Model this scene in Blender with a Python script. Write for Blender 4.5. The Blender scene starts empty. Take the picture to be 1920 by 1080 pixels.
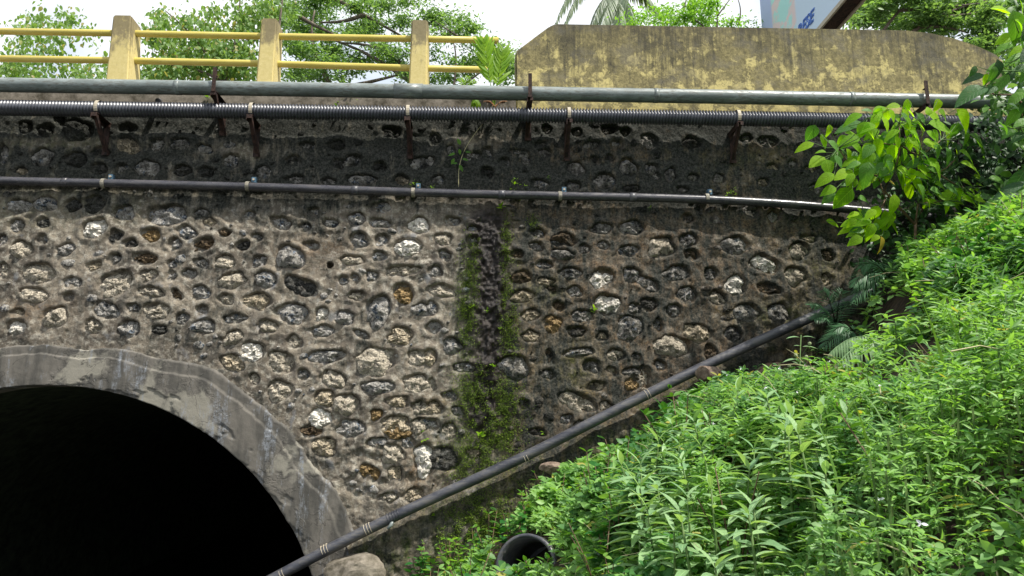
import bpy, bmesh, math, random
import numpy as np
from mathutils import Vector, Matrix
random.seed(7); rng = np.random.default_rng(7)
sc = bpy.context.scene
R = math.radians
# ------------------------------------------------------------------ camera
F, D, CZ = 1350.0, 9.0, 3.2
PSI, TH = R(1.8), R(11.0)
FW = np.array([math.sin(PSI)*math.cos(TH), math.cos(PSI)*math.cos(TH), math.sin(TH)])
RT = np.array([math.cos(PSI), -math.sin(PSI), 0.0]); UP = np.cross(RT, FW)
CAM = np.array([0.0, -D, CZ])
cd = bpy.data.cameras.new('camera'); cam = bpy.data.objects.new('camera', cd); sc.collection.objects.link(cam)
cd.sensor_width = 36; cd.lens = 36*F/1920; cd.clip_end = 600; cd.clip_start = 0.05
cam.location = CAM; cam.rotation_euler = (R(90)+TH, 0, -PSI)
sc.camera = cam
# ------------------------------------------------------------------ sky, sun, exposure
SUN = Vector((0.42, -0.31, 0.86)).normalized()
w = bpy.data.worlds.new("World"); sc.world = w; w.use_nodes = True
wn, wl = w.node_tree.nodes, w.node_tree.links
sky = wn.new('ShaderNodeTexSky'); sky.sky_type = 'NISHITA'; sky.sun_disc = False
sky.sun_elevation = math.asin(SUN.z); sky.sun_rotation = math.atan2(SUN.x, SUN.y)
sky.air_density = 1.0; sky.dust_density = 2.0
tc = wn.new('ShaderNodeTexCoord'); nz = wn.new('ShaderNodeTexNoise'); nz.inputs['Scale'].default_value = 2.2
nz.inputs['Detail'].default_value = 6
wl.new(tc.outputs['Generated'], nz.inputs['Vector'])
cr = wn.new('ShaderNodeValToRGB'); cr.color_ramp.elements[0].position = 0.33; cr.color_ramp.elements[1].position = 0.52
wl.new(nz.outputs['Fac'], cr.inputs['Fac'])
mr = wn.new('ShaderNodeMapRange'); mr.inputs['To Min'].default_value = 0.55; mr.inputs['To Max'].default_value = 1.0
wl.new(cr.outputs['Color'], mr.inputs['Value'])
mx = wn.new('ShaderNodeMixRGB'); nz2 = wn.new('ShaderNodeTexNoise'); nz2.inputs['Scale'].default_value = 5; nz2.inputs['Detail'].default_value = 7; wl.new(tc.outputs['Generated'], nz2.inputs['Vector'])
cr2 = wn.new('ShaderNodeValToRGB'); cr2.color_ramp.elements[0].position = .38; cr2.color_ramp.elements[1].position = .58; cr2.color_ramp.elements[0].color = (.60, .68, .78, 1); cr2.color_ramp.elements[1].color = (.93, .95, .98, 1); wl.new(nz2.outputs['Fac'], cr2.inputs['Fac'])
mm = wn.new('ShaderNodeVectorMath'); mm.operation = 'SCALE'; mm.inputs['Scale'].default_value = 10.0; wl.new(cr2.outputs['Color'], mm.inputs[0]); wl.new(mm.outputs[0], mx.inputs['Color2'])
wl.new(mr.outputs['Result'], mx.inputs['Fac']); wl.new(sky.outputs['Color'], mx.inputs['Color1'])
bg = wn['Background']; bg.inputs['Strength'].default_value = 0.10; wl.new(mx.outputs['Color'], bg.inputs['Color'])
sd = bpy.data.lights.new('sun', 'SUN'); sd.energy = 5.0; sd.angle = R(0.6); sd.color = (1, 0.95, 0.86)
sun = bpy.data.objects.new('sun', sd); sc.collection.objects.link(sun)
sun.rotation_euler = SUN.to_track_quat('Z', 'Y').to_euler(); sun.location = (6, -6, 20)
sc.view_settings.view_transform = 'Standard'; sc.view_settings.look = 'None'
sc.view_settings.exposure = 0.42; sc.view_settings.gamma = 1; sc.view_settings.use_curve_mapping = False
sc.cycles.max_bounces = 6; sc.cycles.transparent_max_bounces = 4

# ------------------------------------------------------------------ helpers
def P(px, py, Y=0.0):
    d = FW*F + RT*(px-960) - UP*(py-540)
    t = (Y+D)/d[1]
    return Vector(CAM + d*t)
def proj(x, y, z):
    v = np.stack([np.asarray(x)-CAM[0], np.asarray(y)-CAM[1], np.asarray(z)-CAM[2]], -1)
    dep = v@FW
    return 960+F*(v@RT)/dep, 540-F*(v@UP)/dep, dep
COL = sc.collection
_tab = np.random.default_rng(3).random((64, 64, 4))
def vn(x, z, s=0):
    x = x+17.3*s; z = z+9.1*s
    xi, zi = np.floor(x).astype(int), np.floor(z).astype(int); fx, fz = x-xi, z-zi
    fx = fx*fx*(3-2*fx); fz = fz*fz*(3-2*fz)
    T = _tab[:, :, s % 4]
    a = T[xi % 64, zi % 64]; b = T[(xi+1) % 64, zi % 64]; c = T[xi % 64, (zi+1) % 64]; d = T[(xi+1) % 64, (zi+1) % 64]
    return (a*(1-fx)+b*fx)*(1-fz)+(c*(1-fx)+d*fx)*fz
def fbm(x, z, s=0, o=4):
    v = 0; a = .5; t = 0
    for k in range(o):
        v = v+a*vn(x*2**k, z*2**k, s+k); t += a; a *= .55
    return v/t
def sm(e0, e1, x):
    t = np.clip((x-e0)/(e1-e0), 0, 1); return t*t*(3-2*t)
def mesh_np(name, V, Fc, mats, smooth=False, attrs=None, mi=None):
    """V (n,3); Fc list of arrays (m,k)"""
    me = bpy.data.meshes.new(name)
    V = np.asarray(V, np.float32)
    if not isinstance(Fc, list): Fc = [Fc]
    Fc = [np.asarray(f, np.int32) for f in Fc if len(f)]
    nl = sum(f.size for f in Fc); nf = sum(len(f) for f in Fc)
    me.vertices.add(len(V)); me.vertices.foreach_set('co', V.ravel())
    me.loops.add(nl); me.loops.foreach_set('vertex_index', np.concatenate([f.ravel() for f in Fc]))
    me.polygons.add(nf)
    ks = np.concatenate([np.full(len(f), f.shape[1]) for f in Fc])
    st = np.concatenate([[0], np.cumsum(ks)[:-1]]).astype(np.int32)
    me.polygons.foreach_set('loop_start', st); me.polygons.foreach_set('loop_total', ks.astype(np.int32))
    me.polygons.foreach_set('use_smooth', np.full(nf, smooth))
    if mi is not None: me.polygons.foreach_set('material_index', np.asarray(mi, np.int32))
    for m in (mats if isinstance(mats, (list, tuple)) else [mats]): me.materials.append(m)
    me.update(calc_edges=True)
    if attrs:
        for k, a in attrs.items():
            if a.ndim == 1:
                at = me.attributes.new(k, 'FLOAT', 'POINT'); at.data.foreach_set('value', a.astype(np.float32))
            else:
                at = me.attributes.new(k, 'FLOAT_COLOR', 'POINT'); at.data.foreach_set('color', a.astype(np.float32).ravel())
    me.validate(clean_customdata=False)
    return me
def link(name, me, parent=None, loc=None):
    o = bpy.data.objects.new(name, me); COL.objects.link(o)
    if parent is not None: o.parent = parent
    if loc is not None: o.location = loc
    return o
def tag(o, label=None, cat=None, group=None, kind=None):
    if label: o['label'] = label
    if cat: o['category'] = cat
    if group: o['group'] = group
    if kind: o['kind'] = kind
    return o
def empty(name, loc, label, cat, group=None):
    o = bpy.data.objects.new(name, None); COL.objects.link(o); o.location = loc
    return tag(o, label, cat, group)
def child(name, me, root):
    """mesh written in world coordinates, parented to an Empty that sits at its base"""
    o = link(name, me, root)
    o.matrix_parent_inverse = Matrix.Identity(4)
    o.location = -Vector(root.location) if root.parent is None else (0, 0, 0)
    return o
class MB:
    def __init__(s): s.v = []; s.f = []; s.sm = []
    def add(s, vs, fs, smooth=False):
        n = len(s.v); s.v += [tuple(v) for v in vs]; s.f += [tuple(n+i for i in f) for f in fs]; s.sm += [smooth]*len(fs)
    def box(s, lo, hi):
        x0, y0, z0 = lo; x1, y1, z1 = hi
        s.add([(x0,y0,z0),(x1,y0,z0),(x1,y1,z0),(x0,y1,z0),(x0,y0,z1),(x1,y0,z1),(x1,y1,z1),(x0,y1,z1)],
              [(0,3,2,1),(4,5,6,7),(0,1,5,4),(1,2,6,5),(2,3,7,6),(3,0,4,7)])
    def bar(s, a, b, wx, t, side=(1, 0, 0)):
        a, b = Vector(a), Vector(b); d = (b-a).normalized(); sx = Vector(side); sx = (sx-d*sx.dot(d)).normalized(); n = d.cross(sx)
        vs = []
        for p in (a, b):
            for i, j in ((-1,-1),(1,-1),(1,1),(-1,1)): vs.append(p+sx*(wx/2*i)+n*(t/2*j))
        s.add(vs, [(0,3,2,1),(4,5,6,7),(0,1,5,4),(1,2,6,5),(2,3,7,6),(3,0,4,7)])
    def tube(s, pts, rad, seg=12, caps=True):
        pts = [Vector(p) for p in pts]; n = len(pts); base = len(s.v)
        if not hasattr(rad, '__len__'): rad = [rad]*n
        ref = Vector((0, 0, 1)); vs = []; fs = []
        for i, p in enumerate(pts):
            d = (pts[min(i+1, n-1)]-pts[max(i-1, 0)])
            d = d.normalized() if d.length > 0 else Vector((1, 0, 0))
            if abs(d.dot(ref)) > .93: rf = Vector((1, .2, 0))
            else: rf = ref
            u = d.cross(rf).normalized(); v = u.cross(d)
            for k in range(seg):
                a = 2*math.pi*k/seg; vs.append(p+(u*math.cos(a)+v*math.sin(a))*rad[i])
        for i in range(n-1):
            for k in range(seg):
                k2 = (k+1) % seg; fs.append((i*seg+k, i*seg+k2, (i+1)*seg+k2, (i+1)*seg+k))
        s.add(vs, fs, True)
        if caps:
            s.add([], []); s.f.append(tuple(base+k for k in range(seg))[::-1]); s.f.append(tuple(base+(n-1)*seg+k for k in range(seg))); s.sm += [False, False]
    def mesh(s, name, mat):
        me = bpy.data.meshes.new(name); me.from_pydata(s.v, [], s.f)
        me.polygons.foreach_set('use_smooth', s.sm); me.materials.append(mat); me.update(); return me

# ------------------------------------------------------------------ materials
class NT:
    def __init__(s, name):
        s.m = bpy.data.materials.new(name); s.m.use_nodes = True; s.n = s.m.node_tree.nodes; s.l = s.m.node_tree.links
        s.b = s.n['Principled BSDF']; s.out = s.n['Material Output']; s.b.inputs['Specular IOR Level'].default_value = .3
        s.co = s.n.new('ShaderNodeTexCoord').outputs['Object']
    def node(s, t, **kw):
        n = s.n.new(t)
        for k, v in kw.items():
            if k.startswith('i_'): n.inputs[k[2:].replace('_', ' ')].default_value = v
            else: setattr(n, k, v)
        return n
    def scaled(s, vec):
        m = s.node('ShaderNodeMapping'); m.inputs['Scale'].default_value = vec; s.l.new(s.co, m.inputs['Vector']); return m.outputs['Vector']
    def noise(s, sc_, det=5, rough=.6, vec=None, dist=0):
        n = s.node('ShaderNodeTexNoise'); n.inputs['Scale'].default_value = sc_; n.inputs['Detail'].default_value = det
        n.inputs['Roughness'].default_value = rough; n.inputs['Distortion'].default_value = dist
        s.l.new(vec if vec is not None else s.co, n.inputs['Vector']); return n.outputs['Fac']
    def voro(s, sc_, feat='F1', vec=None):
        n = s.node('ShaderNodeTexVoronoi', feature=feat); n.inputs['Scale'].default_value = sc_
        s.l.new(vec if vec is not None else s.co, n.inputs['Vector']); return n.outputs['Distance']
    def attr(s, name):
        a = s.node('ShaderNodeAttribute', attribute_name=name); return a
    def map(s, v, a, b, c=0., d=1.):
        n = s.node('ShaderNodeMapRange'); s.l.new(v, n.inputs['Value'])
        for k, x in zip(('From Min', 'From Max', 'To Min', 'To Max'), (a, b, c, d)): n.inputs[k].default_value = x
        return n.outputs['Result']
    def math(s, op, a, b=0.):
        n = s.node('ShaderNodeMath', operation=op)
        for i, x in enumerate((a, b)):
            if isinstance(x, (int, float)): n.inputs[i].default_value = x
            else: s.l.new(x, n.inputs[i])
        return n.outputs[0]
    def mix(s, f, a, b, mode='MIX'):
        n = s.node('ShaderNodeMixRGB', blend_type=mode)
        for i, x in enumerate((f, a, b)):
            if isinstance(x, (int, float)): n.inputs[i].default_value = x
            elif isinstance(x, tuple): n.inputs[i].default_value = x+(1,)
            else: s.l.new(x, n.inputs[i])
        return n.outputs[0]
    def bump(s, h, st=.4, dist=.02, prev=None):
        n = s.node('ShaderNodeBump'); n.inputs['Strength'].default_value = st; n.inputs['Distance'].default_value = dist
        s.l.new(h, n.inputs['Height'])
        if prev is not None: s.l.new(prev, n.inputs['Normal'])
        return n.outputs['Normal']
    def done(s, col, rough=.85, nrm=None, metal=0):
        if isinstance(col, tuple): s.b.inputs['Base Color'].default_value = col+(1,)
        else: s.l.new(col, s.b.inputs['Base Color'])
        if isinstance(rough, (int, float)): s.b.inputs['Roughness'].default_value = rough
        else: s.l.new(rough, s.b.inputs['Roughness'])
        s.b.inputs['Metallic'].default_value = metal
        if nrm is not None: s.l.new(nrm, s.b.inputs['Normal'])
        return s.m
def stains_shade(t, col):
    """lay the grime, rust, algae and damp masks (point colours 'grime': r painted shade and black grime, g rust brown, b algae, a damp) over a colour"""
    a = t.attr('grime_shade'); sep = t.node('ShaderNodeSeparateColor'); t.l.new(a.outputs['Color'], sep.inputs['Color'])
    n1 = t.noise(9, 6, .7); n2 = t.noise(40, 4, .7)
    br = t.math('MULTIPLY', sep.outputs['Green'], t.map(n1, .3, .62)); col = t.mix(br, col, t.mix(t.map(n2, .4, .62), (.045, .028, .016), (.19, .12, .062)))
    gr = t.math('MULTIPLY', sep.outputs['Blue'], t.map(n1, .35, .6)); col = t.mix(gr, col, t.mix(t.map(n2, .4, .65), (.028, .035, .012), (.085, .11, .02)))
    n3 = t.noise(4.2, 8, .74, t.scaled((1.25, 1, .8))); n5 = t.noise(3, 6, .7, t.scaled((4, 2, .5)))
    dk = t.map(t.math('ADD', sep.outputs['Red'], t.map(t.math('ADD', n3, t.math('MULTIPLY', t.math('SUBTRACT', n5, .5), .6)), .3, .7, -.52, .52)), .10, .74)
    dk = t.math('MULTIPLY', dk, t.map(sep.outputs['Red'], 0, .2)); col = t.mix(dk, col, t.mix(t.map(n2, .42, .62), (.010, .013, .010), (.058, .058, .05)))
    return col, a
def mat_mortar():
    t = NT('cement_mortar')
    n1 = t.noise(1.6, 6, .65); n2 = t.noise(14, 6, .7); n3 = t.noise(60, 4, .75); v = t.scaled((3, 3, .8)); n4 = t.noise(2, 6, .7, v)
    c = t.mix(t.map(n1, .40, .60), (.105, .088, .068), (.28, .24, .185))
    c = t.mix(t.map(n2, .48, .62), c, (.38, .35, .29)); c = t.mix(t.math('MULTIPLY', t.map(n4, .5, .66), .75), c, (.085, .075, .066))
    c = t.mix(t.math('MULTIPLY', t.map(n3, .48, .7), .6), c, (.07, .06, .052)); c = t.mix(t.math('MULTIPLY', t.map(t.noise(3.3, 7, .7), .54, .66), .55), c, (.10, .085, .07))
    bl = t.noise(3.1, 5, .6, t.scaled((1.4, 1, 1))); c = t.mix(t.math('MULTIPLY', t.map(bl, .6, .7), .5), c, (.25, .27, .3))
    c, a = stains_shade(t, c)
    dm = a.outputs['Alpha']; c = t.mix(dm, c, t.mix(t.map(n2, .4, .62), (.008, .006, .006), (.034, .026, .022)))
    h = t.math('ADD', t.math('MULTIPLY', n3, .6), n2)
    nb = t.bump(h, .75, .02); vo = t.voro(26); nb = t.bump(vo, .25, .01, nb)
    cr_ = t.voro(3.2, 'DISTANCE_TO_EDGE', t.node_warp(.25)); ck = t.map(cr_, 0, .012, 1, 0)
    c = t.mix(t.math('MULTIPLY', ck, t.map(n1, .5, .6)), c, (.05, .045, .04))
    return t.done(c, t.map(dm, 0, 1, .9, .45), nb)
def node_warp(s, amt):
    n = s.node('ShaderNodeTexNoise'); n.inputs['Scale'].default_value = 5; n.inputs['Detail'].default_value = 4; s.l.new(s.co, n.inputs['Vector'])
    v = s.node('ShaderNodeVectorMath', operation='SCALE'); s.l.new(n.outputs['Color'], v.inputs[0]); v.inputs['Scale'].default_value = amt
    a = s.node('ShaderNodeVectorMath', operation='ADD'); s.l.new(s.co, a.inputs[0]); s.l.new(v.outputs[0], a.inputs[1]); return a.outputs[0]
NT.node_warp = node_warp
def mat_stone(name, dark, light, patch, amt, warm=0.0):
    t = NT(name); wv = t.node_warp(.12)
    n1 = t.noise(22, 6, .75, wv); n2 = t.noise(70, 4, .8, wv); n3 = t.noise(9.5, 5, .68); ob = t.node('ShaderNodeObjectInfo').outputs['Random']
    c = t.mix(t.map(n1, .44, .56), dark, light)
    c = t.mix(t.map(n2, .54, .62), c, tuple(min(1, x*1.25+.05) for x in light))
    c = t.mix(t.map(t.math('ADD', n3, t.math('MULTIPLY', n1, .35)), .80-amt*.42, .84-amt*.42), c, t.mix(t.map(n1, .32, .52), tuple(x*.22 for x in patch), patch))
    rg = t.voro(30, 'DISTANCE_TO_EDGE', wv); c = t.mix(t.map(rg, 0, .05, .55 if light[0] < .6 else .25, 0), c, (.03, .028, .025))
    pit = t.map(t.voro(38, 'F1', wv), .10, .30, 1, 0); c = t.mix(t.math('MULTIPLY', pit if light[0] < .6 else t.map(pit, 0, 1, 0, .35), t.map(n1, .50, .42) if light[0] < .6 else t.map(n1, .42, .34)), c, (.018, .017, .016))
    c, a = stains_shade(t, c)
    h = t.math('SUBTRACT', t.math('ADD', t.math('ADD', n1, t.math('MULTIPLY', t.map(rg, 0, .1), .4)), t.math('MULTIPLY', n2, .5)), t.math('MULTIPLY', pit, .35))
    return t.done(c, .92, t.bump(h, 1.0 if light[0] < .6 else .6, .055))
def mat_leaf(name, c0, c1, c2=None, trans=.35, rnd='attr', rough=.45):
    t = NT(name)
    if rnd == 'attr': r = t.attr('rnd').outputs['Fac']
    else: r = t.node('ShaderNodeObjectInfo').outputs['Random']
    c = t.mix(r, c0, c1)
    if c2: c = t.mix(t.map(r, .9, .97), c, c2)
    n = t.noise(25 if rnd == 'attr' else 5, 4); c = t.mix(t.map(n, .3, .75, 0, .4), c, tuple(x*.5 for x in c0)); nrm = None
    if rnd == 'obj':
        sp = t.node('ShaderNodeSeparateXYZ'); t.l.new(t.co, sp.inputs[0]); ay = t.math('ABSOLUTE', sp.outputs['Y'])
        mid = t.map(ay, .004, .014, 1, 0); ph = t.math('SINE', t.math('MULTIPLY', t.math('SUBTRACT', sp.outputs['X'], t.math('MULTIPLY', ay, .9)), 52.)); sv = t.map(ph, .86, 1.0, 0, .6)
        vv = t.math('MAXIMUM', mid, sv); c = t.mix(t.math('MULTIPLY', vv, .5), c, tuple(min(1, x*1.5+.06) for x in c1))
        bl_ = t.map(t.noise(9, 5, .7), .63, .68, 0, .7); c = t.mix(bl_, c, (.16, .12, .03)); nrm = t.bump(t.math('ADD', t.math('MULTIPLY', vv, -.5), t.math('MULTIPLY', n, .6)), .6, .02)
    t.done(c, rough, nrm); t.b.inputs['Specular IOR Level'].default_value = .35
    tr = t.node('ShaderNodeBsdfTranslucent'); tc_ = t.mix(1.0, c, (1.5, 1.55, .55), 'MULTIPLY'); t.l.new(tc_, tr.inputs['Color'])
    ms = t.node('ShaderNodeMixShader'); ms.inputs[0].default_value = trans
    t.l.new(t.b.outputs[0], ms.inputs[1]); t.l.new(tr.outputs[0], ms.inputs[2]); t.l.new(ms.outputs[0], t.out.inputs['Surface'])
    return t.m
def mat_simple(name, c0, c1, scale=12, rough=.7, bump=.2, metal=0, lo=.4, hi=.62, stretch=None, spec=.3):
    t = NT(name); v = t.scaled(stretch) if stretch else None
    n = t.noise(scale, 6, .7, v); n2 = t.noise(scale*5, 4, .7, v)
    c = t.mix(t.map(n, lo, hi), c0, c1)
    t.b.inputs['Specular IOR Level'].default_value = spec
    return t.done(c, rough, t.bump(t.math('ADD', n, n2), bump, .01), metal)

M = {}
M['mortar'] = mat_mortar()
M['g'] = mat_stone('grey_coral_stone', (.035, .042, .052), (.32, .385, .47), (.64, .61, .56), .52)
M['d'] = mat_stone('dark_coral_stone', (.022, .022, .02), (.13, .13, .12), (.2, .19, .17), .2)
M['w'] = mat_stone('broken_white_coral_stone', (.42, .37, .30), (.86, .80, .68), (.92, .87, .78), 1.25)
M['c'] = mat_stone('cream_coral_stone', (.09, .065, .04), (.55, .43, .28), (.86, .73, .53), .8)
M['m'] = mat_stone('mottled_coral_stone', (.035, .038, .043), (.31, .33, .36), (.88, .78, .62), .82)
M['b'] = mat_stone('brown_coral_stone', (.04, .027, .015), (.17, .115, .06), (.28, .2, .12), .4)
M['o'] = mat_stone('ochre_coral_stone', (.09, .055, .02), (.42, .27, .11), (.55, .38, .18), .6)
def mat_ring():
    t = NT('weathered_plaster'); v = t.scaled((2.6, 2, .75)); wv = t.node_warp(.3)
    n1 = t.noise(1.7, 8, .62, v); n2 = t.noise(28, 5, .75); n3 = t.noise(1.3, 7, .6, wv); n4 = t.noise(120, 3, .8)
    c = t.mix(t.map(n1, .42, .6), (.07, .067, .06), (.15, .138, .12))
    c = t.mix(t.map(n3, .54, .59), c, t.mix(n2, (.22, .205, .17), (.29, .275, .23)))
    n5 = t.noise(1.9, 7, .7, t.scaled((3.4, 1, .6))); c = t.mix(t.math('MULTIPLY', t.map(n5, .54, .62), t.map(n2, .38, .6)), c, (.26, .28, .31))
    c = t.mix(t.math('MULTIPLY', t.map(n4, .5, .7), .45), c, (.07, .065, .06))
    ck = t.map(t.voro(1.3, 'DISTANCE_TO_EDGE', wv), 0, .006, 1, 0); c = t.mix(t.math('MULTIPLY', ck, .8), c, (.04, .037, .033))
    h = t.math('ADD', t.math('MULTIPLY', t.map(n3, .50, .53), .5), t.math('MULTIPLY', n2, .4))
    return t.done(c, .88, t.bump(h, .5, .02))
M['ring'] = mat_ring()
def mat_parapet():
    t = NT('worn_yellow_paint_on_concrete'); v = t.scaled((1.6, 1, .7)); wv = t.node_warp(.2)
    n1 = t.noise(1.5, 9, .68, v); n2 = t.noise(18, 6, .75); n3 = t.noise(4.5, 8, .72, wv); n4 = t.noise(6, 5, .7, t.scaled((5, 3, .35)))
    sx = t.node('ShaderNodeSeparateXYZ'); t.l.new(t.co, sx.inputs[0]); hz = t.map(sx.outputs['Z'], 7.3, 8.7, .16, -.01)
    c = t.mix(t.map(n2, .4, .65), (.15, .13, .062), (.33, .28, .13))
    yl = t.mix(n2, (.50, .42, .15), (.68, .58, .27)); m = t.map(t.math('ADD', t.math('ADD', n3, hz), t.math('MULTIPLY', n1, .5)), .84, .90); c = t.mix(t.math('MULTIPLY', m, .9), c, yl)
    bk = t.map(t.math('SUBTRACT', t.math('ADD', n1, t.math('MULTIPLY', n4, .45)), hz), .63, .80); c = t.mix(t.math('MULTIPLY', bk, .85), c, (.065, .06, .04))
    dr = t.noise(2.2, 6, .75, t.scaled((6, 2, .22))); tz = t.map(sx.outputs['Z'], 7.7, 8.75, .0, .16); c = t.mix(t.math('MULTIPLY', t.map(t.math('ADD', dr, tz), .60, .74), .5), c, (.05, .046, .036))
    gy = t.noise(2.4, 7, .7, t.scaled((1, 1, 1.3))); c = t.mix(t.math('MULTIPLY', t.map(gy, .5, .62), .5), c, (.15, .14, .115))
    ed = t.map(t.voro(7, 'DISTANCE_TO_EDGE', wv), 0, .02, 1, 0); c = t.mix(t.math('MULTIPLY', ed, t.map(n1, .5, .6)), c, (.04, .036, .028))
    n6 = t.noise(55, 3, .8); c = t.mix(t.math('MULTIPLY', t.map(n6, .58, .7), .5), c, (.05, .045, .03))
    c = t.mix(t.math('MULTIPLY', t.map(n6, .68, .74), .5), c, (.6, .5, .25))
    return t.done(c, .9, t.bump(t.math('ADD', n3, n2), .35, .02))
M['parapet'] = mat_parapet()
def mat_post():
    t = NT('yellow_painted_concrete'); sx = t.node('ShaderNodeSeparateXYZ'); t.l.new(t.co, sx.inputs[0])
    n1 = t.noise(3.2, 8, .7, t.scaled((1.6, 1.6, .8))); n2 = t.noise(22, 5, .75)
    c = t.mix(t.map(n2, .35, .7), (.52, .43, .17), (.62, .52, .24))
    hz = t.map(sx.outputs['Z'], 7.95, 8.72, 0.05, .40); m = t.map(t.math('ADD', t.math('ADD', n1, hz), t.math('MULTIPLY', n2, .2)), .80, .93)
    c = t.mix(t.math('MULTIPLY', m, .85), c, t.mix(n2, (.1, .085, .05), (.22, .18, .11)))
    gb = t.map(sx.outputs['Z'], 7.765, 7.78, 1, 0); c = t.mix(gb, c, (.22, .22, .22))
    return t.done(c, .75, t.bump(t.math('ADD', n1, n2), .25, .01))
M['post'] = mat_post()
M['rail'] = mat_simple('yellow_painted_steel', (.50, .42, .09), (.60, .50, .14), 6, .42, .05, stretch=(.5, 4, 4))
M['slab'] = mat_simple('stained_slab_concrete', (.06, .052, .035), (.24, .21, .17), 5, .9, .5, lo=.36, hi=.6)
M['greypipe'] = mat_simple('grey_pvc', (.12, .145, .14), (.25, .29, .285), 4, .32, .06, stretch=(.6, 4, 4), spec=.5)
def mat_pipe(name, c0, c1, dirt, rough, amt):
    t = NT(name); n = t.noise(4, 7, .72, t.scaled((.5, 2, 2))); n2 = t.noise(26, 5, .75, t.scaled((.35, 1.5, 1.5))); n3 = t.noise(70, 3, .7)
    c = t.mix(t.map(n, .4, .6), c0, c1); d = t.math('MULTIPLY', t.map(t.math('ADD', n2, t.math('MULTIPLY', n, .5)), .74, .86), amt); c = t.mix(d, c, dirt); c = t.mix(t.math('MULTIPLY', t.map(n3, .6, .7), .3), c, dirt)
    t.b.inputs['Specular IOR Level'].default_value = .5; return t.done(c, t.map(d, 0, 1, rough, .85), t.bump(n2, .12, .01))
M['greypipe'] = mat_pipe('scuffed_grey_pvc', (.13, .155, .15), (.25, .29, .285), (.09, .085, .07), .32, .7)
M['black_ribbed'] = mat_simple('black_ribbed_hdpe', (.042, .046, .062), (.07, .075, .095), 8, .36, .03, spec=.8)
M['black'] = mat_simple('black_hdpe', (.034, .034, .042), (.065, .064, .075), 8, .22, .04, spec=.55, stretch=(.6, 5, 5))
M['dusty'] = mat_simple('dusty_black_hdpe', (.04, .042, .052), (.085, .087, .095), 10, .36, .08, spec=.5)
M['rust'] = mat_simple('rusty_steel', (.014, .009, .008), (.065, .034, .026), 16, .8, .3)
M['strap'] = mat_simple('tan_painted_strap', (.38, .33, .25), (.5, .45, .36), 20, .6, .1)
M['strap2'] = mat_simple('dull_strap', (.16, .15, .12), (.36, .33, .27), 30, .7, .2)
M['blue'] = mat_simple('blue_plastic_clip', (.05, .10, .15), (.09, .17, .24), 20, .5, .1)
M['soil'] = mat_simple('damp_soil', (.018, .013, .009), (.06, .042, .026), 9, .95, .6)
M['water'] = mat_simple('stream_water_surface', (.02, .022, .015), (.035, .036, .024), 2, .08, .15, spec=.5)
M['road'] = mat_simple('asphalt', (.045, .045, .045), (.06, .06, .06), 30, .9, .2)
M['far'] = mat_simple('far_ground', (.04, .06, .02), (.09, .08, .04), 1, .95, .2)
M['bark'] = mat_simple('bark', (.075, .06, .05), (.2, .165, .135), 10, .9, .4, stretch=(3, 3, .6))
M['stem'] = mat_simple('green_stem', (.06, .13, .03), (.11, .17, .05), 20, .6, .1)
M['redstem'] = mat_simple('brown_stem', (.09, .055, .035), (.16, .11, .06), 20, .7, .1)
M['dry'] = mat_simple('dry_frond', (.16, .07, .025), (.32, .16, .07), 20, .8, .1)
M['drystalk'] = mat_simple('dry_grass_stalk', (.34, .31, .17), (.45, .42, .25), 20, .7, .1)
M['flower'] = mat_simple('white_petals', (.75, .75, .8), (.82, .82, .85), 20, .6, .05)
M['rock'] = mat_simple('pinkish_brown_rock', (.12, .085, .065), (.26, .20, .155), 14, .92, .7)
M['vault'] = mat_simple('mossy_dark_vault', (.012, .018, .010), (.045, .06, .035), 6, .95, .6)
M['black'] = mat_pipe('scuffed_black_hdpe', (.034, .034, .042), (.065, .064, .075), (.10, .09, .08), .24, .3)
M['dusty'] = mat_pipe('dusty_black_hdpe', (.036, .038, .05), (.085, .087, .10), (.13, .12, .105), .36, .45)
L = M
L['cover'] = mat_leaf('ground_cover_leaf', (.06, .19, .055), (.31, .54, .14), (.45, .42, .1), .42)
L['moss'] = mat_leaf('moss_leaf', (.055, .12, .012), (.22, .31, .03), None, .25, rough=.8)
L['weed'] = mat_leaf('narrow_weed_leaf', (.19, .35, .17), (.36, .54, .25), None, .33)
L['weedobj'] = mat_leaf('narrow_weed_leaf_single', (.19, .35, .17), (.36, .54, .25), None, .33, rnd='obj')
L['shrub'] = mat_leaf('bright_shrub_leaf', (.19, .44, .008), (.40, .66, .008), None, .6, rnd='obj', rough=.6)
L['dshrub'] = mat_leaf('deep_green_shrub_leaf', (.025, .085, .025), (.05, .15, .03), None, .35, rnd='obj', rough=.5)
L['creeper'] = mat_leaf('creeper_leaf', (.02, .065, .02), (.06, .15, .035), None, .3)
L['vine'] = mat_leaf('vine_leaf', (.035, .11, .02), (.13, .29, .03), None, .4)
L['yleaf'] = mat_leaf('yellowed_leaf', (.42, .38, .05), (.55, .42, .06), None, .45, rnd='obj')
L['palmlet'] = mat_leaf('seedling_palm_leaf', (.05, .14, .06), (.09, .21, .09), None, .25)
L['palmlight'] = mat_leaf('pale_green_palm_leaf', (.17, .30, .14), (.27, .42, .2), None, .3)
L['fern'] = mat_leaf('bright_fern_leaf', (.16, .32, .015), (.26, .44, .02), None, .5)
L['glossy'] = mat_leaf('glossy_green_leaf', (.03, .13, .03), (.055, .2, .035), None, .3, rough=.28)
L['big'] = mat_leaf('broad_foreground_leaf', (.06, .19, .025), (.14, .33, .03), None, .4, rnd='obj')
L['tree1'] = mat_leaf('broad_tree_leaf', (.15, .27, .09), (.30, .44, .15), (.48, .40, .2), .5)
L['tree2'] = mat_leaf('feathery_tree_leaf', (.12, .22, .10), (.24, .38, .16), None, .5)
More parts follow.
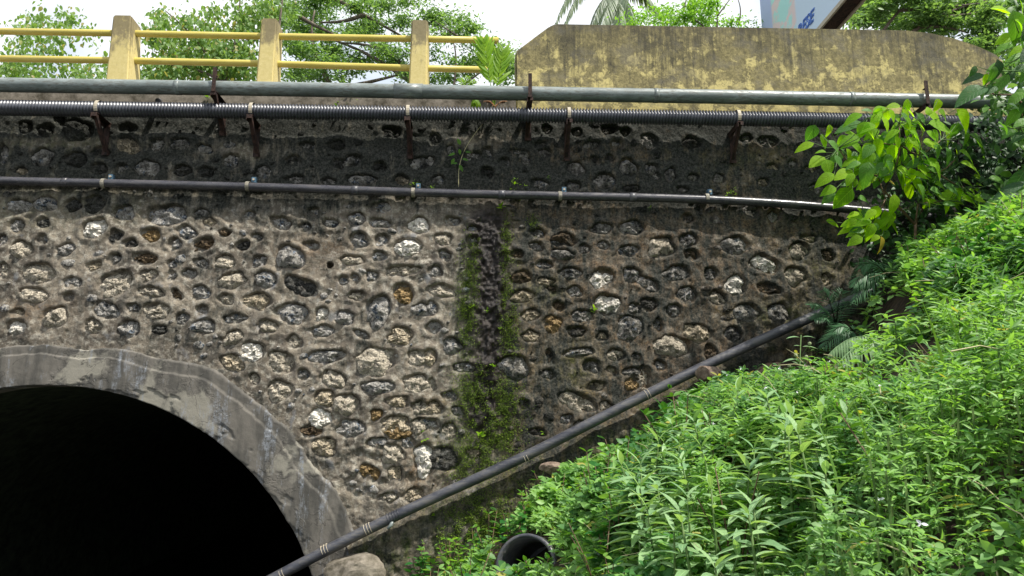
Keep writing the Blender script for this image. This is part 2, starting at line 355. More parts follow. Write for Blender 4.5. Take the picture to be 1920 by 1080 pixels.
L['tree3'] = mat_leaf('fresh_green_tree_leaf', (.16, .33, .06), (.26, .46, .08), None, .5)
L['grass'] = mat_leaf('grass_blade', (.08, .19, .04), (.15, .28, .06), None, .3)
L['coco'] = mat_leaf('coconut_leaflet', (.15, .21, .14), (.27, .34, .22), None, .4)

# ------------------------------------------------------------------ ground form
def gz(x, y):
    x = np.asarray(x, float); y = np.asarray(y, float)
    z = 1.8+.65*x
    zl = 1.02+1.15*(x+1.2)
    z = np.where(x < -1.2, np.maximum(zl, -.55), z)
    z = np.where(x > 8.0, 7.0+.12*(x-8.0), z)
    z = z-.75*np.exp(-((x-.475*(y+9)-.1)/.55)**2)*sm(-4.6, -2.2, y)
    z = z+.14*(fbm(x*.9, y*.9, 1)-.5)*2*sm(-3, -.5, x)
    return z
gx = np.arange(-16, 18, .2); gy = np.arange(-16, .21, .2)
GX, GY = np.meshgrid(gx, gy); GZ = gz(GX, GY)+.05*(fbm(GX*3, GY*3, 2)-.5)
nx, ny = len(gx), len(gy); idx = np.arange(nx*ny).reshape(ny, nx)
q = np.stack([idx[:-1, :-1], idx[:-1, 1:], idx[1:, 1:], idx[1:, :-1]], -1).reshape(-1, 4)
tag(link('bank_ground', mesh_np('bank_ground', np.stack([GX, GY, GZ], -1).reshape(-1, 3), q, M['soil'], True)), kind='structure')
mb = MB(); mb.box((-30, -30, -1.6), (-1.6, 44.8, -.35)); tag(link('stream', mb.mesh('stream', M['water'])), kind='structure')
mb = MB(); mb.add([(-400, -400, -1.7), (400, -400, -1.7), (400, 400, -1.7), (-400, 400, -1.7)], [(0, 1, 2, 3)])
tag(link('ground', mb.mesh('ground', M['far'])), kind='structure')
mb = MB(); mb.box((-60, 10.6, -1.6), (-9.6, 300, 7.3)); mb.box((-.9, 10.6, -1.6), (60, 300, 7.3)); mb.box((-9.6, 10.6, 4.1), (-.9, 300, 7.3)); mb.box((-9.6, 46, -1.6), (-.9, 300, 4.1)); tag(link('far_bank', mb.mesh('far_bank', M['far'])), kind='structure')

# ------------------------------------------------------------------ stones of the masonry, read off the wall
TS = {}
TS[(0, 200)] = """30 430 50 90 0 g;380 460 100 90 0 g;680 480 100 80 0 d;1160 350 115 80 20 c;1410 350 75 65 0 g;1620 340 90 60 0 g;1840 380 90 40 20 g;1330 555 110 85 0 g;1090 560 60 50 0 g;890 560 80 60 0 d;700 220 140 110 0 d;410 220 80 60 0 d;230 190 70 60 0 d;200 580 60 35 0 c;1640 580 90 50 0 d;900 410 90 50 0 d;1850 590 80 50 0 d;540 130 60 50 0 d;1150 200 90 40 0 d;180 900 110 70 0 g;410 880 110 70 0 g;830 880 120 80 0 d;650 890 80 60 0 d;1120 960 90 70 0 g;1500 980 160 110 0 g;1810 970 80 50 0 g;1880 1040 60 45 0 c;1390 755 90 20 0 c;1820 755 70 20 0 c"""
TS[(0, 400)] = """150 120 65 65 0 g;385 85 60 50 0 d;850 140 110 90 -35 w;1040 220 70 75 -40 d;1175 275 65 45 0 d;1355 195 95 60 5 o;1680 175 85 65 20 g;1570 280 60 60 0 g;1830 280 90 60 -25 b;190 330 105 75 0 m;385 240 50 45 0 g;590 325 85 55 -15 g;20 240 40 50 0 g;850 475 80 40 -20 c;1030 415 62 52 0 g;1300 410 110 60 0 b;1545 460 45 45 0 g;1535 570 45 65 10 g;1810 455 75 50 20 g;1700 550 70 50 0 g;350 545 140 95 5 m;650 630 80 60 0 g;30 520 50 80 0 m;1040 640 160 110 -25 m;1325 570 90 60 -10 m;1360 710 115 50 8 m;1590 740 70 45 50 b;1640 840 40 30 0 m;1805 715 80 70 0 g;290 740 140 70 5 m;620 755 50 45 0 g;735 735 45 40 0 c;160 900 65 40 0 c;490 940 115 95 0 m;150 1030 95 60 0 w;0 700 20 45 0 g;955 880 115 80 0 g;1200 855 65 42 0 g;1400 885 120 80 0 m;1640 950 60 55 -20 g;1820 880 60 50 20 g;1830 1020 110 65 0 g;1160 1040 100 75 0 g;840 1020 80 60 30 m;1430 1050 70 45 0 d"""
TS[(400, 400)] = """1050 90 70 45 0 g;820 130 60 45 0 g;610 90 100 60 20 g;1490 90 95 50 10 g;1850 110 100 80 15 w;1310 240 80 75 20 g;1510 250 70 70 0 g;1740 310 125 85 0 w;1490 390 70 50 0 g;870 300 85 45 5 g;1000 380 60 30 10 b;690 400 130 110 0 g;1240 425 110 50 5 m;270 290 65 45 -20 d;390 220 60 40 0 g;100 180 60 40 0 b;100 440 85 70 5 m;405 440 75 60 -15 g;160 610 125 75 -15 m;470 600 100 80 15 g;790 660 155 80 20 d;1170 605 45 45 0 g;1270 600 50 60 0 g;1430 570 60 55 0 g;1700 520 160 50 -5 m;1700 735 100 100 0 o;1290 745 75 45 0 m;400 795 125 80 5 c;115 775 70 48 10 m;710 910 140 105 5 g;975 910 60 65 0 w;1180 945 85 70 0 g;1480 890 105 150 0 g;1870 870 80 65 0 g;190 950 105 50 0 g;490 1020 90 60 10 m;980 1060 100 60 0 g"""
TS[(400, 200)] = """800 225 45 35 0 g;840 355 80 40 0 g;1250 490 95 55 -15 g;1860 510 110 60 0 g;160 490 75 70 0 g;440 590 80 60 0 g;730 660 90 45 0 g;1330 660 140 50 0 g;1690 670 80 60 0 c;1600 230 90 60 0 d;1110 350 80 50 0 d;1130 520 60 60 0 d;720 490 80 50 0 d;1500 550 60 60 20 d;1040 680 70 40 0 g;900 945 50 40 0 g;330 975 50 40 0 g;660 950 50 30 0 d;1500 910 90 60 0 g;1290 1010 90 55 0 g;170 895 50 30 0 d;770 865 35 28 0 d;480 878 22 14 0 c"""
TS[(800, 400)] = """230 75 75 45 0 g;150 240 85 60 0 m;160 390 60 55 0 g;70 530 75 55 0 g;130 700 130 60 5 m;40 860 60 70 0 g;60 1030 70 60 0 g;265 900 35 40 0 g;430 150 60 40 0 g;410 260 60 60 0 g;1000 185 70 45 25 g;1160 260 60 35 20 g;1250 235 110 60 10 b;985 300 65 45 20 g;1210 370 105 55 5 g;1410 320 55 50 0 g;1170 100 60 30 0 g;1390 75 60 25 0 g;1570 140 95 55 0 g;1840 130 110 75 0 g;1590 290 60 40 0 g;1810 340 90 60 0 g;1055 465 75 42 5 g;1290 540 110 55 0 g;1075 620 85 42 5 c;1125 690 50 40 20 b;1330 705 68 55 0 g;1575 590 105 100 5 w;1620 820 110 95 5 w;1850 560 90 70 20 g;1190 840 55 45 0 b;850 750 120 55 -10 c;850 580 100 60 0 b;930 920 90 55 -20 c;1130 1000 85 85 0 o;1400 930 110 60 0 g;810 370 60 40 0 b;1870 870 60 60 0 g"""
TS[(1200, 400)] = """190 310 130 95 -10 m;430 245 85 65 -10 g;460 380 70 55 0 b;850 295 120 95 0 g;1050 215 45 42 0 c;1110 460 125 85 20 w;1430 340 90 85 0 m;1690 380 62 52 10 b;330 540 125 75 -5 g;630 550 68 60 0 g;860 650 105 90 0 w;1150 680 105 55 15 b;1385 570 100 90 0 m;410 745 95 80 0 g;690 765 80 65 20 m;70 640 110 60 30 g;70 825 95 60 0 d;300 880 70 65 0 g;960 895 135 80 5 g;1250 900 115 85 0 g;1680 600 50 60 0 c;160 1010 40 60 0 g;140 180 40 25 0 g;1510 230 80 40 0 c"""
TS[(1200, 600)] = """510 120 140 80 15 c;280 240 165 100 0 m;835 130 80 65 0 g;1010 95 40 30 0 g;170 415 62 50 0 g;315 400 50 38 0 g;630 300 60 80 -20 b;30 520 50 110 0 m;150 85 35 35 0 c;20 370 35 35 0 c"""
TS[(1200, 200)] = """80 320 85 80 20 g;460 330 85 60 10 d;950 290 60 40 0 g;1140 320 95 60 10 g;1190 545 60 35 0 c;1045 560 40 25 0 c;1370 515 50 40 0 g;1540 560 70 40 0 c;100 560 70 50 0 g;130 630 60 45 0 g;270 620 60 70 0 g;480 640 60 40 0 g;565 580 25 25 0 d;710 650 60 50 0 g;1110 680 50 45 0 c;1030 710 40 30 0 c;1600 740 80 55 20 g;380 750 60 35 0 g;1000 930 75 70 20 g;1200 990 60 50 0 g;430 1010 60 50 0 d"""
TS[(800, 200)] = """35 500 40 60 0 g;215 390 40 50 0 g;420 450 80 55 0 g;545 420 55 60 20 g;820 420 110 45 0 g;1020 345 60 35 -10 g;1060 420 70 50 0 g;700 500 55 45 0 g;880 480 60 60 0 g;540 600 60 60 0 d;100 660 60 50 0 g;1075 210 45 50 0 g;1350 240 50 40 0 g;1480 350 85 50 -15 g;1710 350 55 50 0 g;1780 235 45 45 0 g;1340 570 90 75 0 g;1510 490 60 50 0 d;1650 470 50 40 0 d;1810 550 85 90 0 g;1600 670 110 70 0 g;1840 740 80 40 0 d;1010 700 90 50 0 g;1310 720 80 45 0 g;450 730 50 30 0 g;1640 210 80 50 0 d;70 300 60 60 0 d"""
TS[(400, 600)] = """170 165 100 60 -20 m;350 290 100 100 0 w;175 390 100 80 25 c;365 540 45 60 0 m;610 385 125 95 10 m;725 205 72 65 0 m;1010 330 165 60 0 g;975 115 100 62 0 g;1460 380 190 125 0 m;1680 155 110 85 0 c;1335 135 70 35 25 g;805 495 58 55 0 g;590 640 115 90 5 m;1080 540 115 75 20 m;1475 610 140 65 0 g;1840 345 100 75 0 m;1820 575 120 85 0 m;1000 710 95 75 5 c;1190 770 105 110 0 m;1660 740 105 55 5 c;1870 800 90 60 10 m;955 890 105 85 0 w;1465 860 65 50 -20 o;1640 960 140 90 10 c;880 1000 90 60 0 b;1230 980 130 80 0 g;1850 960 80 80 0 m"""
TS[(800, 600)] = """60 100 60 75 0 m;230 240 100 70 10 g;340 430 105 45 5 g;30 350 60 80 0 c;790 430 135 110 20 g;930 150 75 55 0 c;1345 105 85 48 0 d;1580 150 52 45 0 c;1820 80 110 130 0 g;1360 295 145 42 -5 g;1700 320 80 60 0 m;1880 350 50 50 0 g;1480 420 80 60 -10 g;1265 445 50 35 0 c;1655 470 55 50 10 c;1840 470 90 40 0 g;1850 580 70 60 0 o;1090 490 60 45 20 g;1110 340 40 80 -10 b;1260 570 45 40 0 d;1520 600 85 45 -10 c;975 635 45 42 0 d;1350 740 170 80 18 m;1620 800 80 60 20 m;870 760 45 45 0 g;1090 770 32 40 0 g;1085 905 60 30 -20 w;1260 900 60 48 -15 g;1380 950 55 40 0 g;200 690 75 45 0 g;290 830 70 45 20 g;200 1000 70 70 0 m;30 600 50 75 0 m;60 800 80 70 0 c;1000 1010 75 35 0 d;40 950 70 60 0 g"""
TS[(520, 800)] = """640 90 120 120 0 m;420 190 120 80 20 c;1080 60 120 60 0 o;900 150 90 50 0 g;1180 150 60 60 0 g;1040 260 110 90 20 m;1320 310 90 150 -5 w;1500 290 140 110 0 d;1060 430 60 75 0 c;830 420 100 60 30 o;1215 620 100 55 -10 c;1560 60 80 60 0 c;1770 240 70 45 0 c;1000 640 80 40 0 m"""
ST = []
for (x0, y0), s in TS.items():
    for e in s.split(';'):
        u, v, a, b, r, ty = e.split(); u, v, a, b, r = map(float, (u, v, a, b, r))
        px, py, a, b = x0+u/4.8, y0+v/4.8, a/4.8, b/4.8
        if any(abs(px-q_[0]) < .62*max(a, q_[2]) and abs(py-q_[1]) < .62*max(b, q_[3]) for q_ in ST): continue
        ST.append((px, py, a, b, r, ty))
ST = sorted(ST, key=lambda s_: -s_[2]*s_[3])[:298]
# loose run of small pebbles in the mortar between the big stones is left to the relief
AC = (-5.347, .141, 3.57); RO = (-5.289, -.02, 4.33)          # arch intrados circle and outer edge of its ring (x, z, r)
def diag(px):   # where the slanting pipe crosses the wall
    return np.interp(px, [520, 605, 730, 850, 985, 1130, 1320, 1430, 1525, 1620], [1080, 1030, 970, 915, 857, 780, 685, 635, 592, 548])
def blob(px, py, cx, cy, rx, ry): return np.exp(-((px-cx)/rx)**2-((py-cy)/ry)**2)
def masks(px, py):
    n = fbm(px/70, py/70, 5); n2 = fbm(px/26, py/26, 6)
    pipe = np.interp(px, [0, 465, 1050, 1325, 1610], [338, 349, 368, 371, 393])
    un = 1-sm(235, 285, py+40*(n2-.5)); top = 1-sm(pipe-30, pipe+95, py+110*(n-.5)); g = top*.90  # upper band: dirt and painted shade; un paints shade under the ribbed conduit
    g = g-.75*top*(blob(px, py, 120, 270, 150, 14)+blob(px, py, 450, 285, 90, 18)+blob(px, py, 1130, 288, 110, 16)+blob(px, py, 1420, 290, 90, 20)+blob(px, py, 880, 262, 60, 22)+blob(px, py, 1390, 350, 40, 25))  # row of lighter patches paints the sunlit gap between pipe shadows
    g = np.maximum(g, un*.97); right = sm(860, 1000, px+40*(n2-.5)); g = np.maximum(g, right*(.46+.5*(n-.4)))
    g = np.maximum(g, .85*blob(px, py, 925, 600, 75, 260)*(.4+1.1*n2)); g = np.maximum(g, sm(1500, 1640, px)*.75)  # last term paints tree shade over the right end of the wall
    under = sm(-4, 26, py-diag(px)); g = np.maximum(g, under*.40)
    g = np.maximum(g, .4*blob(px, py, 560, 430, 160, 35)); g = np.maximum(g, .10+.25*sm(.5, .75, fbm(px/45, py/60, 9)))
    br = .6*blob(px, py, 1350, 480, 110, 70)+.6*blob(px, py, 1290, 590, 70, 40)+.7*blob(px, py, 1040, 700, 60, 120)+.8*blob(px, py, 1250, 470, 40, 60)
    br += .9*blob(px, py, 1000, 750, 60, 60)+.9*blob(px, py, 775, 890, 22, 60)+.7*blob(px, py, 60, 580, 70, 25)+.5*blob(px, py, 820, 755, 60, 16)+1.1*right+.5*blob(px, py, 830, 900, 40, 40)
    br += .4*blob(px, py, 560, 480, 60, 50)+.4*blob(px, py, 620, 460, 70, 20)
    mo = blob(px, py, 1020, 545, 40, 30)+.8*blob(px, py, 1070, 690, 60, 60)+blob(px, py, 880, 590, 24, 110)+blob(px, py, 955, 620, 22, 110)+blob(px, py, 900, 820, 75, 80)
    mo += .9*blob(px, py, 955, 470, 24, 60)+blob(px, py, 1460, 590, 90, 26)+.7*blob(px, py, 1540, 500, 60, 60)+.8*blob(px, py, 620, 262, 70, 18)+.8*blob(px, py, 1300, 320, 70, 30)+.7*blob(px, py, 1400, 298, 50, 14)
    br += under*.45; mo += under*(.25+.75*sm(.4, .6, n2)+.5*blob(px, py, 900, 980, 130, 70))+.35*top*n2+.6*blob(px, py, 1000, 430, 20, 20)
    mo += .35*(1-sm(380, 470, py))*(1-sm(150, 420, px))
    cx = np.interp(py, [380, 640, 800, 860], [918, 922, 903, 900]); hw = np.interp(py, [380, 420, 700, 820], [36, 40, 36, 26])*(.75+.5*fbm(py/30, px*0+2, 2))
    da = np.exp(-((px-cx+10*(n2-.5))/hw)**4)*sm(350, 410, py)*(1-sm(790, 840, py))
    return np.clip(np.stack([g*(1-da), br, mo*(1-.9*da), da], -1), 0, 1)
# shape of each stone: radius multiplier by angle
for i, s_ in enumerate(ST):
    r_ = np.random.default_rng(100+i)
    am = r_.uniform(.03, 1, 5)*np.array([.10, .09, .07, .05, .035]); ph = r_.uniform(0, 6.28, 5)
    ST[i] = s_+(am, ph)
def shp(th, am, ph):
    r = 1.0
    for k in range(5): r = r+am[k]*np.cos((k+2)*th+ph[k])
    return r
# ------------------------------------------------------------------ mortar face as real relief
STEP = .0135
xs = np.arange(-7.6, 8.3, STEP); zs = np.arange(.5, 7.36, STEP)
X, Z = np.meshgrid(xs, zs); PX, PY, _ = proj(X, np.zeros_like(X), Z)
H = .030*(fbm(X*2.2, Z*2.2, 1)-.5)+.02*(fbm(X*9, Z*9, 2, 4)-.5)+.008*(fbm(X*30, Z*30, 3, 2)-.5)
rimv = np.zeros_like(H); pit = np.zeros_like(H)
ppm = 150.0
for (cx, cy, a, b, rot, ty, am, ph) in ST:
    c = P(cx, cy); ax, bx = a/ppm*1.09, b/ppm*1.09; m = max(ax, bx)*1.9+.03
    i0, i1 = np.searchsorted(xs, [c.x-m, c.x+m]); j0, j1 = np.searchsorted(zs, [c.z-m, c.z+m])
    if i1 <= i0 or j1 <= j0: continue
    dx, dz = X[j0:j1, i0:i1]-c.x, Z[j0:j1, i0:i1]-c.z; t = -R(rot); u = dx*math.cos(t)+dz*math.sin(t); v = -dx*math.sin(t)+dz*math.cos(t)
    th = np.arctan2(v/bx, u/ax); rho = np.hypot(u/ax, v/bx)/shp(th, am, ph)
    dist = (rho-1)*min(ax, bx)/.06                                    # in units of a 6 cm collar
    up_ = .5+.5*np.clip((dz*.85+dx*.45)/np.maximum(np.hypot(dx, dz), 1e-4), -1, 1); rs_ = .35+.9*((cx*13.7+cy*7.3) % 1)
    rim = np.exp(-((dist-.45)/.8)**2)*(rho > 1)*(.34+.66*up_)*rs_
    rimv[j0:j1, i0:i1] = np.maximum(rimv[j0:j1, i0:i1], rim*(.7+.5*fbm(X[j0:j1, i0:i1]*7, Z[j0:j1, i0:i1]*7, 2)))
    pit[j0:j1, i0:i1] = np.maximum(pit[j0:j1, i0:i1], (1-sm(.74+.16*up_, 1.0+.02*up_+.30*(fbm(X[j0:j1, i0:i1]*13, Z[j0:j1, i0:i1]*13, 1, 3)-.5), rho))*(.34+.66*up_))
H = H+.031*rimv-.056*pit+.012*sm(.55, .7, fbm(X*5, Z*5, 5))
MK = masks(PX, PY)
da = MK[..., 3]
crumb = fbm(X*16, Z*11, 1, 4)
H = H+da*(.13*(crumb-.45)+.012)
bel = sm(0, 30, PY-diag(PX)); H = H+bel*(.10+.16*(fbm(X*2.5, Z*2.5, 3)-.4)+.06*(fbm(X*9, Z*9, 1)-.5))
rub = blob(PX, PY, 690, 880, 150, 90); H = H+rub*(.10*(fbm(X*7, Z*7, 2, 4)-.55))
H = H+MK[..., 2]*.02*(fbm(X*40, Z*40, 2, 2)-.2)
hole = np.hypot(PX-618, PY-497) < 6.0+2.0*(vn(PX/3, PY/3, 1)-.5); H = np.where(hole, -.3, H)
rr = np.hypot(X-RO[0], Z-RO[1])
nz_, nx_ = X.shape; idx = np.arange(nz_*nx_).reshape(nz_, nx_)
ok = (rr > RO[2]-.26)
keep = ok[:-1, :-1] & (Z[:-1, :-1] > gz(X[:-1, :-1], 0)-.35)
q = np.stack([idx[:-1, :-1], idx[:-1, 1:], idx[1:, 1:], idx[1:, :-1]], -1)[keep]
used = np.unique(q); remap = np.full(nz_*nx_, -1); remap[used] = np.arange(len(used))
V = np.stack([X, -H, Z], -1).reshape(-1, 3)[used]
bridge = empty('stone_bridge', (-5.3, 0, 0), 'grey rubble stone bridge wall with a plastered round arch opening', 'bridge')
child('mortar_face', mesh_np('mortar_face', V, remap[q], M['mortar'], True, {'grime_shade': MK.reshape(-1, 4)[used]}), bridge)
# each stone, a rough lump set in its hole
SEG, RNG = 34, 10
for (cx, cy, a, b, rot, ty, am, ph) in ST:
    c = P(cx, cy); ax, bx = a/ppm*1.15, b/ppm*1.15; r_ = np.random.default_rng(int(cx*7+cy*3))
    th = np.arange(SEG)*2*math.pi/SEG; vs = []; t = -R(rot)
    tilt = r_.uniform(-.25, .25, 2)+np.array([-.06, -.16]); bulge = r_.uniform(.045, .09)*min(1.25, (ax+bx)/.25); ox, oz = r_.uniform(0, 50, 2)
    for k in range(RNG):
        rho = [.12, .26, .40, .53, .66, .77, .86, .94, 1.01, 1.09][k]; sr = shp(th, am, ph)*rho*(1+.10*rho*(fbm(np.cos(th)*2.2+ox, np.sin(th)*2.2+oz, 1, 3)-.5)*2)
        u = sr*ax*np.cos(th); v = sr*bx*np.sin(th)
        dome = (1-rho**2.6)*bulge
        rough = (fbm((u+ox)*13, (v+oz)*13, 1, 3)-.5)*.13*min(1, (ax+bx)/.22)*(1-.35*rho)-.05*np.abs(fbm((u+ox)*24, (v+oz)*24, 3, 3)-.5)*2*min(1, (ax+bx)/.2)+(fbm((u+ox)*55, (v+oz)*55, 2, 2)-.5)*.032
        h = -.044+dome+rough+tilt[0]*u*.5+tilt[1]*v*.5
        if k == RNG-1: h = h*0-.085
        wx = u*math.cos(t)-v*math.sin(t); wz = u*math.sin(t)+v*math.cos(t)
        vs.append(np.stack([c.x+wx, -h, c.z+wz], -1))
    V = np.concatenate(vs+[np.array([[c.x, .068-bulge-.01, c.z]])])
    ii = np.arange(SEG); jj = (ii+1) % SEG
    q = np.concatenate([np.stack([k*SEG+ii, (k+1)*SEG+ii, (k+1)*SEG+jj, k*SEG+jj], -1) for k in range(RNG-1)])
    tr = np.stack([np.full(SEG, RNG*SEG), ii, jj], -1)
    qx, qy, _ = proj(V[:, 0], V[:, 1], V[:, 2]); mk = masks(qx, qy); mk[:, 3] = 0; fq = .30 if ty in 'wcmo' else .62; mk[:, 0] *= fq if cy > 400 else (.42 if ty != 'd' else .7); mk[:, 1] *= .35; mk[:, 2] *= .4
    me = mesh_np('stone', V, [q, tr], M[ty], ty in 'gdm', {'grime_shade': mk})
    child('stone', me, bridge)
pv, pf, pk, pm = [], [], [], []; pr = np.random.default_rng(77); cnt = 0; n0 = 0
sa = np.array([(q_[0], q_[1], max(q_[2], q_[3])) for q_ in ST])
while cnt < 950:
    a_, b_ = pr.uniform(0, 1620), pr.uniform(225, 940); cnt += 1
    pz = P(a_, b_); rd = (.016+.055*pr.random()**2)*150
    if b_ > diag(a_)-10 or math.hypot(pz.x-RO[0], pz.z-RO[1]) < RO[2]+.08 or (np.hypot(sa[:, 0]-a_, sa[:, 1]-b_) < sa[:, 2]+rd*.8).any(): continue
    if abs(a_-918) < 34: continue
    sg = 12; th = np.arange(sg)*2*math.pi/sg; rx, rz = rd/150*pr.uniform(.7, 1.5), rd/150*pr.uniform(.6, 1.0); yy0 = -H[min(nz_-1, int((pz.z-zs[0])/STEP)), min(nx_-1, int((pz.x-xs[0])/STEP))]; rt = pr.uniform(-.5, .5)
    for k, rho in enumerate((.45, .85, 1.1)):
        rr_ = rho*(1+pr.normal(0, .10, sg)); u = rx*rr_*np.cos(th); v = rz*rr_*np.sin(th)
        pv.append(np.stack([pz.x+u*math.cos(rt)-v*math.sin(rt), yy0+np.array([-.020, -.012, .02])[k]+pr.normal(0, .004, sg)-.0*u, pz.z+u*math.sin(rt)+v*math.cos(rt)], -1))
    pv.append(np.array([[pz.x, yy0-.022, pz.z]])); ii = np.arange(sg); jj = (ii+1) % sg
    for k in range(2): pf.append(np.stack([n0+k*sg+ii, n0+(k+1)*sg+ii, n0+(k+1)*sg+jj, n0+k*sg+jj], -1))
    pk.append(np.stack([np.full(sg, n0+3*sg), n0+ii, n0+jj], -1)); n0 += 3*sg+1
V = np.concatenate(pv); qx, qy, _ = proj(V[:, 0], V[:, 1], V[:, 2]); mk = masks(qx, qy); mk[:, 3] = 0
o = child('pebbles', mesh_np('pebbles', V, [np.concatenate(pf), np.concatenate(pk)], M['g'], True, {'grime_shade': mk}), bridge); o['kind'] = 'stuff'
# wings of the wall outside the picture, backing and vault
mb = MB()
mb.box((-16, .0, -.6), (-9.6, .8, 7.33)); mb.box((8.28, .0, 3), (16, .8, 7.33)); mb.box((-9.6, .0, 4.2), (-7.59, .8, 7.33))
bridge_w = child('wall_wing', mb.mesh('wall_wing', M['mortar']), bridge)
mb = MB()  # vault
n = 48; vs = []; fs = []
for k in range(n+1):
    a_ = math.pi*k/n
    for y in (.28, 45.0): vs.append((AC[0]+(AC[2]+.03)*math.cos(a_), y, AC[1]+(AC[2]+.03)*math.sin(a_)))
for k in range(n): fs.append((2*k, 2*k+1, 2*k+3, 2*k+2))
mb.add(vs, fs, True)
for sx in (-1, 1):
    x_ = AC[0]+sx*(AC[2]+.03); mb.add([(x_, .28, -.9), (x_, 45, -.9), (x_, 45, AC[1]), (x_, .28, AC[1])], [(0, 1, 2, 3)])
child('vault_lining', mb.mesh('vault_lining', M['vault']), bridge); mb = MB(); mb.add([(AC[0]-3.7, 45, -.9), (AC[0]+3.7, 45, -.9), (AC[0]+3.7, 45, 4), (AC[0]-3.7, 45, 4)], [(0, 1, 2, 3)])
child('tunnel_dark_stop', mb.mesh('tunnel_dark_stop', mat_simple('painted_dark_end', (.002, .002, .002), (.004, .004, .004), 3, .95, .2)), bridge)  # added end wall keeps far daylight out; near black paints the tunnel's darkness
# arch ring
nt, nr = 620, 56
A = np.linspace(-.02, math.pi+.02, nt); S = np.linspace(0, 1, nr)
AA, SS = np.meshgrid(A, S)
ri = AC[2]+.02*(fbm(AA*14, AA*0+3, 1)-.5); CX = AC[0]*(1-SS)+RO[0]*SS; CZ_ = AC[1]*(1-SS)+RO[1]*SS
ro = RO[2]-.05+.20*(fbm(AA*9, AA*0+7, 2, 5)-.5)+.10*np.exp(-((AA-1.12)/.13)**2)-.06*np.exp(-((AA-1.5)/.2)**2)
RR = ri*(1-SS)+ro*SS
RX = CX+RR*np.cos(AA); RZ = CZ_+RR*np.sin(AA)
step = sm(.70+.16*(fbm(AA*10, AA*0+1, 3)-.5), .725+.16*(fbm(AA*10, AA*0+1, 3)-.5), SS)
h = .052+.014*(fbm(RX*1.5, RZ*1.5, 2)-.5)+.006*(fbm(RX*14, RZ*14, 1)-.5)-.022*step+.012*step*(fbm(RX*12, RZ*12, 3)-.5)
h = h-.06*sm(.92, 1.0, SS)
chip = sm(.62, .66, fbm(RX*5, RZ*5, 2)+.10*(1-sm(0, .12, SS))); h = h-.014*chip*(SS < .3)
V = np.stack([RX, -h, RZ], -1).reshape(-1, 3); idx = np.arange(nt*nr).reshape(nr, nt)
q = np.stack([idx[:-1, :-1], idx[:-1, 1:], idx[1:, 1:], idx[1:, :-1]], -1).reshape(-1, 4)[:, ::-1]
inn = np.stack([V[:nt, 0], np.full(nt, .3), V[:nt, 2]], -1); V2 = np.concatenate([V, inn]); b0 = nt*nr; ii = np.arange(nt-1)
q2 = np.stack([ii, ii+1, b0+ii+1, b0+ii], -1)
child('arch_ring', mesh_np('arch_ring', V2, [q, q2], M['ring'], True), bridge)
mb = MB()
for sx in (-1, 1):
    x0_ = AC[0]+sx*AC[2]; x1_ = RO[0]+sx*RO[2]; mb.box((min(x0_, x1_), -.05, -.7), (max(x0_, x1_), .3, .10))
child('arch_jamb', mb.mesh('arch_jamb', M['ring']), bridge)
# deck edge
pe = P(967, 200)
mb = MB(); mb.box((-16, -.03, 7.33), (pe.x, 3.0, 7.66)); mb.box((pe.x, .30, 7.33), (16, 3.0, 7.62))
o = child('deck_edge', mb.mesh('deck_edge', M['slab']), bridge)
mb = MB(); mb.box((-60, 3.0, 7.30), (60, 10.6, 7.55)); tag(link('road', mb.mesh('road', M['road'])), kind='structure')

# ------------------------------------------------------------------ solid parapet
def extrude(name, pts, y0, y1, mat, bev=.012):
    bm = bmesh.new(); a_ = [bm.verts.new((p[0], y0, p[1])) for p in pts]; f = bm.faces.new(a_)
    g = bmesh.ops.extrude_face_region(bm, geom=[f]); vs = [v for v in g['geom'] if isinstance(v, bmesh.types.BMVert)]
    bmesh.ops.translate(bm, verts=vs, vec=(0, y1-y0, 0)); bmesh.ops.recalc_face_normals(bm, faces=bm.faces)
    if bev: bmesh.ops.bevel(bm, geom=list(bm.edges), offset=bev, segments=2, affect='EDGES')
    me = bpy.data.meshes.new(name); bm.to_mesh(me); bm.free(); me.materials.append(mat); return me
pp = [P(*p_, -.03) for p_ in [(968, 216), (966, 97), (1003, 69), (1030, 49), (1042, 44), (1700, 56), (1745, 61), (1790, 71), (1835, 86), (1868, 101), (1882, 114), (1886, 150), (1886, 224)]]
par = tag(link('parapet_wall', extrude('parapet_wall', [(p.x, p.z) for p in pp], -.035, .28, M['parapet'], .02)),
          'solid concrete parapet wall with chamfered ends and peeling yellow paint', 'parapet')

